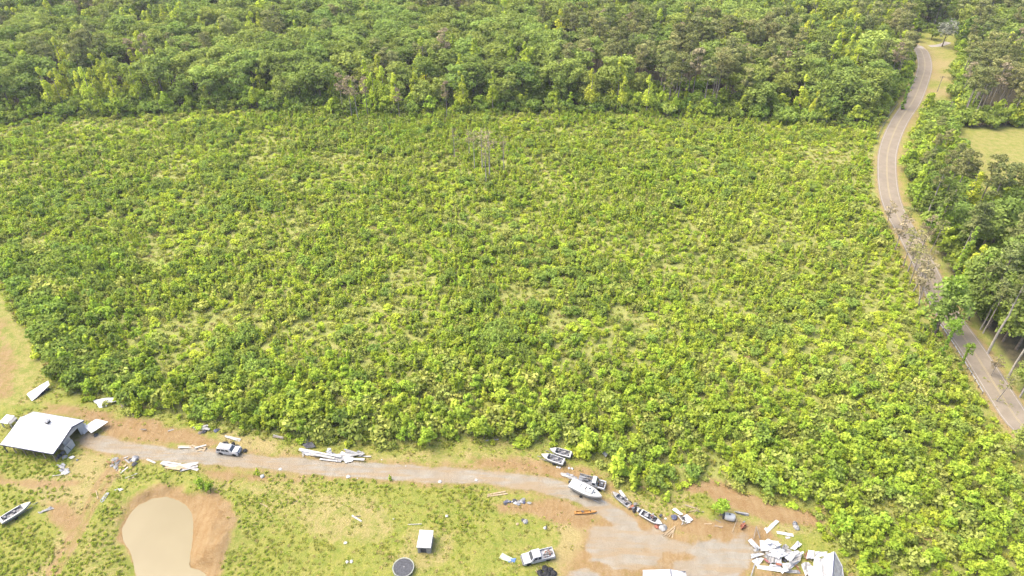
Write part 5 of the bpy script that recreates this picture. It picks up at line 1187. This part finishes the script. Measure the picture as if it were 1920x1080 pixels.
heap([((1377, 959), (1402, 964)), ((1380, 961), (1404, 966)), ((1378, 962), (1398, 967)), ((1384, 960), (1403, 968))], 'grey_pipe', 'grey pipe in the bundle beside the clay track', 'pipe', ['grey_metal', 'off_white', 'dark'], 'pipes by the clay track', (.12, .2), (.05, .3))
heap([((1383, 970), (1373, 998))], 'leaning_pole', 'long pale pole on the clay beside the white tank', 'pole', ['tan_wood'], None, (.15, .16)); heap([((1417, 990), (1424, 1012)), ((1417, 990), (1412, 1013))], 'tripod_pole', 'thin pole of the tripod north of the collapsed building', 'pole', ['grey_wood'], 'tripod poles', (.12, .13), (.3, .5), .1); heap([((1424, 1030), (1405, 1090))], 'long_pole', 'very long pale pole along the west side of the collapsed building', 'pole', ['off_white'], None, (.18, .2), (.2, .3))
Z6 = lambda X, Y: (1380 + X / 8.727, 960 + Y / 8.727)
quad_sheet([Z6(480, 290), Z6(650, 125), Z6(708, 155), Z6(505, 355)], [.1, .2, .2, .1], 'loose_panel', 'loose white wall panel lying on the clay, long side to the bushes', 'panel', amp=.04)
quad_sheet([Z6(665, 310), Z6(930, 355), Z6(945, 405), Z6(670, 352)], [.1, .15, .15, .1], 'loose_panel', 'loose white wall panel lying across the grass next to the bin', 'panel', amp=.04, seed=2)
board(Z6(470, 270), Z6(520, 310), .5, 'white_board', 'short white board stuck to the end of the loose panel on clay', 'board', 'white_metal')
board(Z6(810, 430), Z6(880, 420), .4, 'white_board', 'small pale board below the loose panel next to the bin', 'board', 'white_wood')
lump(1490, 984, .5, 'grey_bin', 'small grey-green bin at the edge of the bushes', 'bin', 'grey_metal', None, 1.2); lump(1493, 990, .55, 'pale_sack', 'pale sack at the foot of the small grey bin', 'sack', 'off_white', None, .9)
# collapsed white building
CG = 'sheets of the collapsed building'
for k, (q, z) in enumerate([
    ([(190, 470), (250, 430), (400, 590), (350, 632)], [.5, .9, .5, .2]), ([(388, 460), (690, 474), (752, 630), (405, 642)], [.5, .6, .7, .6]), ([(745, 572), (810, 520), (872, 580), (765, 640)], [.4, .6, .6, .4]),
    ([(880, 592), (1010, 478), (1085, 522), (965, 625)], [.2, .5, .4, .3]), ([(245, 690), (385, 668), (475, 690), (250, 758)], [.5, .7, .6, .3]), ([(480, 655), (620, 640), (640, 830), (520, 835)], [.6, .9, .7, .5]),
    ([(640, 650), (745, 652), (742, 850), (640, 842)], [.8, .7, .6, .5]), ([(760, 690), (1010, 628), (1082, 692), (850, 800)], [.9, .8, .5, .8]), ([(1010, 630), (1085, 690), (1045, 810), (900, 800)], [.8, .5, .4, .5]),
    ([(740, 835), (1040, 812), (905, 925), (800, 965)], [.4, .5, .2, .15]), ([(340, 872), (740, 902), (760, 990), (350, 925)], [.25, .3, .15, .1]), ([(740, 905), (1055, 962), (1055, 1012), (760, 985)], [.3, .25, .1, .15]),
    ([(258, 800), (385, 742), (460, 765), (345, 900)], [.2, .5, .5, .1]), ([(500, 700), (700, 620), (860, 680), (720, 760)], [1.1, 1.2, 1.1, 1.0]), ([(700, 620), (860, 600), (960, 660), (800, 700)], [.8, 1.0, .9, .8]), ([(560, 840), (740, 860), (740, 905), (540, 890)], [.3, .4, .3, .2])]):
    quad_sheet([Z6(*c) for c in q], z, 'wall_sheet', 'buckled white metal sheet of the collapsed building', 'metal sheet', ['white_metal', 'white_metal', 'off_white'][k % 3] if k not in (0, 1, 7) else 'white_metal', CG, [.16, .10, .22][k % 3], 9, 7, seed=k)
heap([(Z6(450, 800), Z6(540, 860)), (Z6(640, 880), Z6(730, 895))], 'red_scrap', 'reddish scrap strip among the collapsed sheets', 'scrap', ['red', 'rust'], 'red scrap in the collapse', (.3, .4), (.5, .6))
heap([(Z6(930, 880), Z6(1030, 930)), (Z6(960, 890), Z6(1050, 1000)), (Z6(1080, 720), Z6(1240, 830)), (Z6(1110, 690), Z6(1150, 800)), (Z6(1090, 760), Z6(1250, 780)), (Z6(1150, 640), Z6(1140, 780)), (Z6(1100, 850), Z6(1220, 860))], 'broken_stud', 'broken orange-brown timber stud between the two collapsed roofs', 'timber', ['tan_wood', 'rust'], 'broken studs', (.1, .16), (.2, .5), .25)
for k in range(16):
    r = rs(800 + k); X, Y = r.uniform(260, 1080), r.uniform(470, 960); w_, h_ = r.uniform(30, 95), r.uniform(25, 60)
    quad_sheet([Z6(X - w_, Y), Z6(X + r.uniform(-20, 30), Y - h_), Z6(X + w_, Y + r.uniform(-20, 20)), Z6(X + r.uniform(-30, 20), Y + h_)], list(r.uniform(.7, 1.5, 4)), 'torn_sheet', 'small torn sheet strewn over the collapsed building', 'metal sheet', ['white_metal', 'off_white', 'white_metal'][k % 3], 'torn sheets over the collapse', .10, 4, 4, seed=k)
lump(*Z6(800, 790), .5, 'dark_lump', 'dark lump among the collapsed sheets', 'scrap', 'dark', None, .5)  # dark rounded blob set between the sheets
# roof that still stands at its gable end
for k, (q, z, nm, lb) in enumerate([
    ([(1185, 615), (1285, 640), (1282, 762), (1150, 762)], [1.0, 1.2, .9, .7], 'fallen_roof_sheet', 'white roof sheet hanging at the west corner of the half-standing roof'),
    ([(1288, 648), (1500, 648), (1445, 730), (1300, 735)], [1.6, 2.2, 1.8, 1.3], 'fallen_roof_sheet', 'white roof sheet along the north edge of the half-standing roof'),
    ([(1440, 700), (1610, 648), (1565, 1120), (1470, 1120)], [1.8, 2.9, 3.0, 1.9], 'standing_roof', 'white roof slope still up against its gable edge'),
    ([(1275, 760), (1405, 745), (1430, 1120), (1255, 1120)], [1.0, 1.5, 1.5, .9], 'fallen_roof_sheet', 'long white roof sheet in the middle of the half-standing roof'),
    ([(1405, 745), (1470, 730), (1480, 1120), (1430, 1120)], [1.5, 1.8, 1.6, 1.2], 'fallen_roof_sheet', 'narrow bent white sheet beside the standing roof slope'),
    ([(1080, 830), (1180, 815), (1260, 900), (1130, 1000)], [.4, .6, .6, .2], 'fallen_roof_sheet', 'grey-white flap between the two collapsed roofs'),
    ([(1060, 850), (1110, 840), (1190, 1010), (1140, 1050)], [.3, .4, .3, .2], 'fallen_roof_sheet', 'curled white strip between the two collapsed roofs'),
    ([(1170, 900), (1260, 890), (1270, 1100), (1190, 1110)], [.5, .8, .7, .4], 'fallen_roof_sheet', 'white sheet below the grey flap of the collapsed roofs')]):
    quad_sheet([Z6(*c) for c in q], z, nm, lb, 'roof sheet', 'off_white' if k == 5 else 'white_metal', None, [.12, .2, .10, .26, .2, .16, .14, .16][k], 11, 11, seed=k + 3)
def gable():
    def pt(X, Y, z): a = flat(*Z6(X, Y), z); return Vector((a[0], a[1], z))
    A = pt(1612, 655, 2.95); B = pt(1575, 1120, 3.05); C_ = pt(1735, 890, 1.6); D = pt(1765, 1120, 1.2)
    o = G(1570, 1060); e = thing('gable_frame', 'leaning grey gable wall with white trim at the bush side of the collapse', 'gable', o)
    L_ = lambda p: p - o
    q = [L_(A) - Vector((0, 0, .12)), L_(C_) - Vector((0, 0, .1)), L_(D) - Vector((0, 0, .1)), L_(B) - Vector((0, 0, .12))]; nn = (q[1] - q[0]).cross(q[3] - q[0]).normalized() * .06
    MB().add(q + [v - nn for v in q], [(0, 1, 2, 3), (7, 6, 5, 4)] + [(i, i + 4, (i + 1) % 4 + 4, (i + 1) % 4) for i in range(4)]).build('wall_panel', 'off_white', e)
    MB().bar(L_(A), L_(C_), .1, 4).build('trim', 'white_metal', e); MB().bar(L_(C_), L_(D), .1, 4).build('trim', 'white_metal', e); MB().bar(L_(A), L_(B), .08, 4).build('dark_trim', 'trim', e)
    m_ = (L_(C_) + L_(D)) / 2; MB().bar((L_(B) + L_(D)) / 2 + Vector((0, 0, .03)), L_(C_) + Vector((0, 0, .03)), .06, 4).build('brace', 'grey_metal', e)
    for p_ in (A, C_, D, B): MB().bar(L_(p_) - Vector((0, 0, .15)), Vector((L_(p_).x, L_(p_).y, -.3)), .09, 4).build('post', 'grey_wood', e)
gable()
quad_sheet([(1122, 843), (1130, 840), (1140, 850), (1136, 857)], [.2, .8, .8, .2], 'loose_panel', 'white sheet half hidden among the saplings above the boats', 'panel', amp=.05)
heap([((1051, 888), (1075, 893)), ((1053, 891), (1078, 898)), ((1062, 889), (1082, 897)), ((1066, 897), (1086, 902))], 'white_board', 'grey-white board in the flat stack behind the wrecked truck', 'board', ['off_white', 'white_wood', 'grey_metal'], 'boards behind the wrecked truck', (.4, .7), (.05, .3))
for (a, b, r) in [(1067, 878, .3), (1073, 879, .3), (1050, 877, .25), (1045, 876, .25)]: lump(a, b, r, 'white_bag', 'white bag between the paired boats and the wrecked truck', 'bag', 'bag', 'white bags by the paired boats', .7)
heap([((875, 810), (893, 813)), ((905, 826), (935, 825))], 'white_board', 'pale board in the brush at the front of the thicket', 'board', ['off_white'], 'pale boards in the brush', (.3, .4))

# ------------------------------------------------------------------ road furniture and far house
def guardrail(i0, i1, off, label):
    line = ROAD[i0:i1]; t_ = np.gradient(line, axis=0); t_ /= np.linalg.norm(t_, axis=1)[:, None]; nrm = np.stack([-t_[:, 1], t_[:, 0]], 1); Q = line + nrm * off
    c = Q.mean(0); e = thing('guardrail', label, 'guardrail', (c[0], c[1], 0)); V = []; prof = [(0, .48), (.06, .54), (.0, .62), (.06, .70), (0, .78)]
    for s_ in (0, .02):
        for k, q in enumerate(Q):
            for d, z_ in prof: p_ = q - c - nrm[k] * (d + s_) * np.sign(off); V.append((p_[0], p_[1], z_ + (.004 if s_ else 0)))
    n = len(Q); F = [(s_ * n * 5 + i * 5 + j, s_ * n * 5 + (i + 1) * 5 + j, s_ * n * 5 + (i + 1) * 5 + j + 1, s_ * n * 5 + i * 5 + j + 1) for s_ in (0, 1) for i in range(n - 1) for j in range(4)]
    F += [(i * 5 + j, n * 5 + i * 5 + j, n * 5 + (i + 1) * 5 + j, (i + 1) * 5 + j) for i in range(n - 1) for j in (0, 4)]
    MB().add(V, F).build('rail', 'rail_metal', e)
    for k in range(0, n): p_ = Q[k] - c + nrm[k] * .1 * np.sign(off); MB().box((p_[0], p_[1], .32), (.14, .14, .84)).build('post', 'grey_wood', e)
M['rail_metal'] = plain('galvanised_guardrail', (.20, .205, .21), .5, .1, 2, .2)
def road_index(px, py): g = flat(px, py); return int(np.argmin(np.hypot(ROAD[:, 0] - g[0], ROAD[:, 1] - g[1])))
t0 = ROAD[road_index(1850, 700)]; tl = flat(1800, 700); ii = road_index(1850, 700)
tt = ROAD[ii + 1] - ROAD[ii]; side = 1 if (tt[0] * (tl[1] - t0[1]) - tt[1] * (tl[0] - t0[0])) > 0 else -1
ia, ib = sorted((road_index(1878, 745), road_index(1769, 590))); guardrail(ia, ib, side * 4.0, 'weathered guardrail along the bend by the sparse pines')
ia, ib = sorted((road_index(1665, 268), road_index(1705, 200))); guardrail(ia, ib, side * 4.6, 'pale guardrail along the upper bend beside the woods')
def pole(px, py, h, label, arm=True):
    p = G(px, py); e = thing('power_pole', label, 'power pole', p, R(5)); MB().bar((0, 0, -.3), (0, 0, h), .16, 8, .11).build('shaft', 'pale_bark', e)
    if arm:
        c_ = MB().box((0, .1, h - .5), (2.4, .1, .12)).build('cross_arm', 'grey_wood', e)
        for x_ in (-1.05, 0, 1.05): MB().lathe([(.03, 0), (.06, .05), (.06, .14), (.02, .2)], 8, (x_, .1, h - .44)).build('insulator', 'off_white', c_)
pole(1774, 221, 7, 'wooden power pole with cross-arm in the grassy cut beside the upper road'); pole(1757, 172, 7, 'far wooden power pole in the grassy cut near the crest')
def house(px, py, label, rot, wall, roofm, L=13, D=8):
    p = G(px, py); e = thing('house', label, 'house', p, rot)
    for s_ in (-1, 1):
        MB().box((0, s_ * (D / 2 - .1), 1.4), (L, .2, 3.2)).build('wall', wall, e)
        for x_ in (-.33, 0, .3):
            w = MB().box((x_ * L, s_ * (D / 2 + .012), 1.6), (1.1, .06, 1.3)).build('window', 'glass', e); MB().box((x_ * L, s_ * (D / 2 + .03), 2.32), (1.3, .1, .1)).build('window_frame', 'white_wood', w)
        m = MB(); m.prism([(-D / 2, 0), (D / 2, 0), (0, D * .26)], -.1, .1); m.v = [(s_ * (L / 2 - .1) + q[1], q[0], q[2] + 3.0) for q in m.v]; m.build('gable', wall, e)
        MB().box((s_ * (L / 2 - .1), 0, 1.4), (.2, D - .42, 3.2)).build('wall', wall, e)
        a = math.atan2(D * .26, D / 2); sl_ = math.hypot(D / 2 + .4, (D / 2 + .4) * .52) + .1
        MB().box((0, s_ * (D / 4 + .12), 3.12 + D * .13 - .04), (L + .8, sl_, .12), Matrix.Rotation(-s_ * a, 3, 'X')).build('roof', roofm, e)
    MB().box((L * .2, .8, 3.4 + D * .24), (.7, .7, 1.6)).build('chimney', 'brick', e); MB().box((L * .12, -D / 2 - .02, 1.05), (1.0, .08, 2.1)).build('door', 'rust', e)
house(1830, 88, 'pale blue-grey roofed house half hidden in the far woods', R(-8), 'off_white', 'shingle', 14, 9)
# fallen logs and snags by the road
for a, b, r in [((1728, 505), (1722, 572), .14), ((1720, 518), (1736, 546), .1), ((1736, 505), (1728, 560), .1)]:
    A, B = G(*a), G(*b); o = MB().bar(Vector((0, 0, .18)), B - A + Vector((0, 0, .25)), r, 7, r * .6).build('fallen_log', 'pale_bark'); o.location = A; tag(o, 'pale fallen log on the verge under the sparse pines', 'log', 'fallen logs on the verge')
# ------------------------------------------------------------------ air
hz = bpy.data.materials.new('thin_summer_haze'); hz.use_nodes = True; ht = hz.node_tree
for n_ in list(ht.nodes): ht.nodes.remove(n_)
ho = ht.nodes.new('ShaderNodeOutputMaterial'); pv = ht.nodes.new('ShaderNodeVolumePrincipled'); pv.inputs['Density'].default_value = .00008; pv.inputs['Color'].default_value = (.93, .96, 1, 1); pv.inputs['Anisotropy'].default_value = .2
ht.links.new(pv.outputs[0], ho.inputs['Volume'])
zlo = float(ZZ.min()) - 1.0; zhi = CAM_H + 4
hb = MB().box(((gx[0] + gx[-1]) / 2, (gy[0] + gy[-1]) / 2, (zlo + zhi) / 2), (gx[-1] - gx[0] + 100, gy[-1] - gy[0] + 100, zhi - zlo)).build('haze', hz); tag(hb, 'thin pale summer haze over the woods', 'haze', kind='stuff')
#@@END
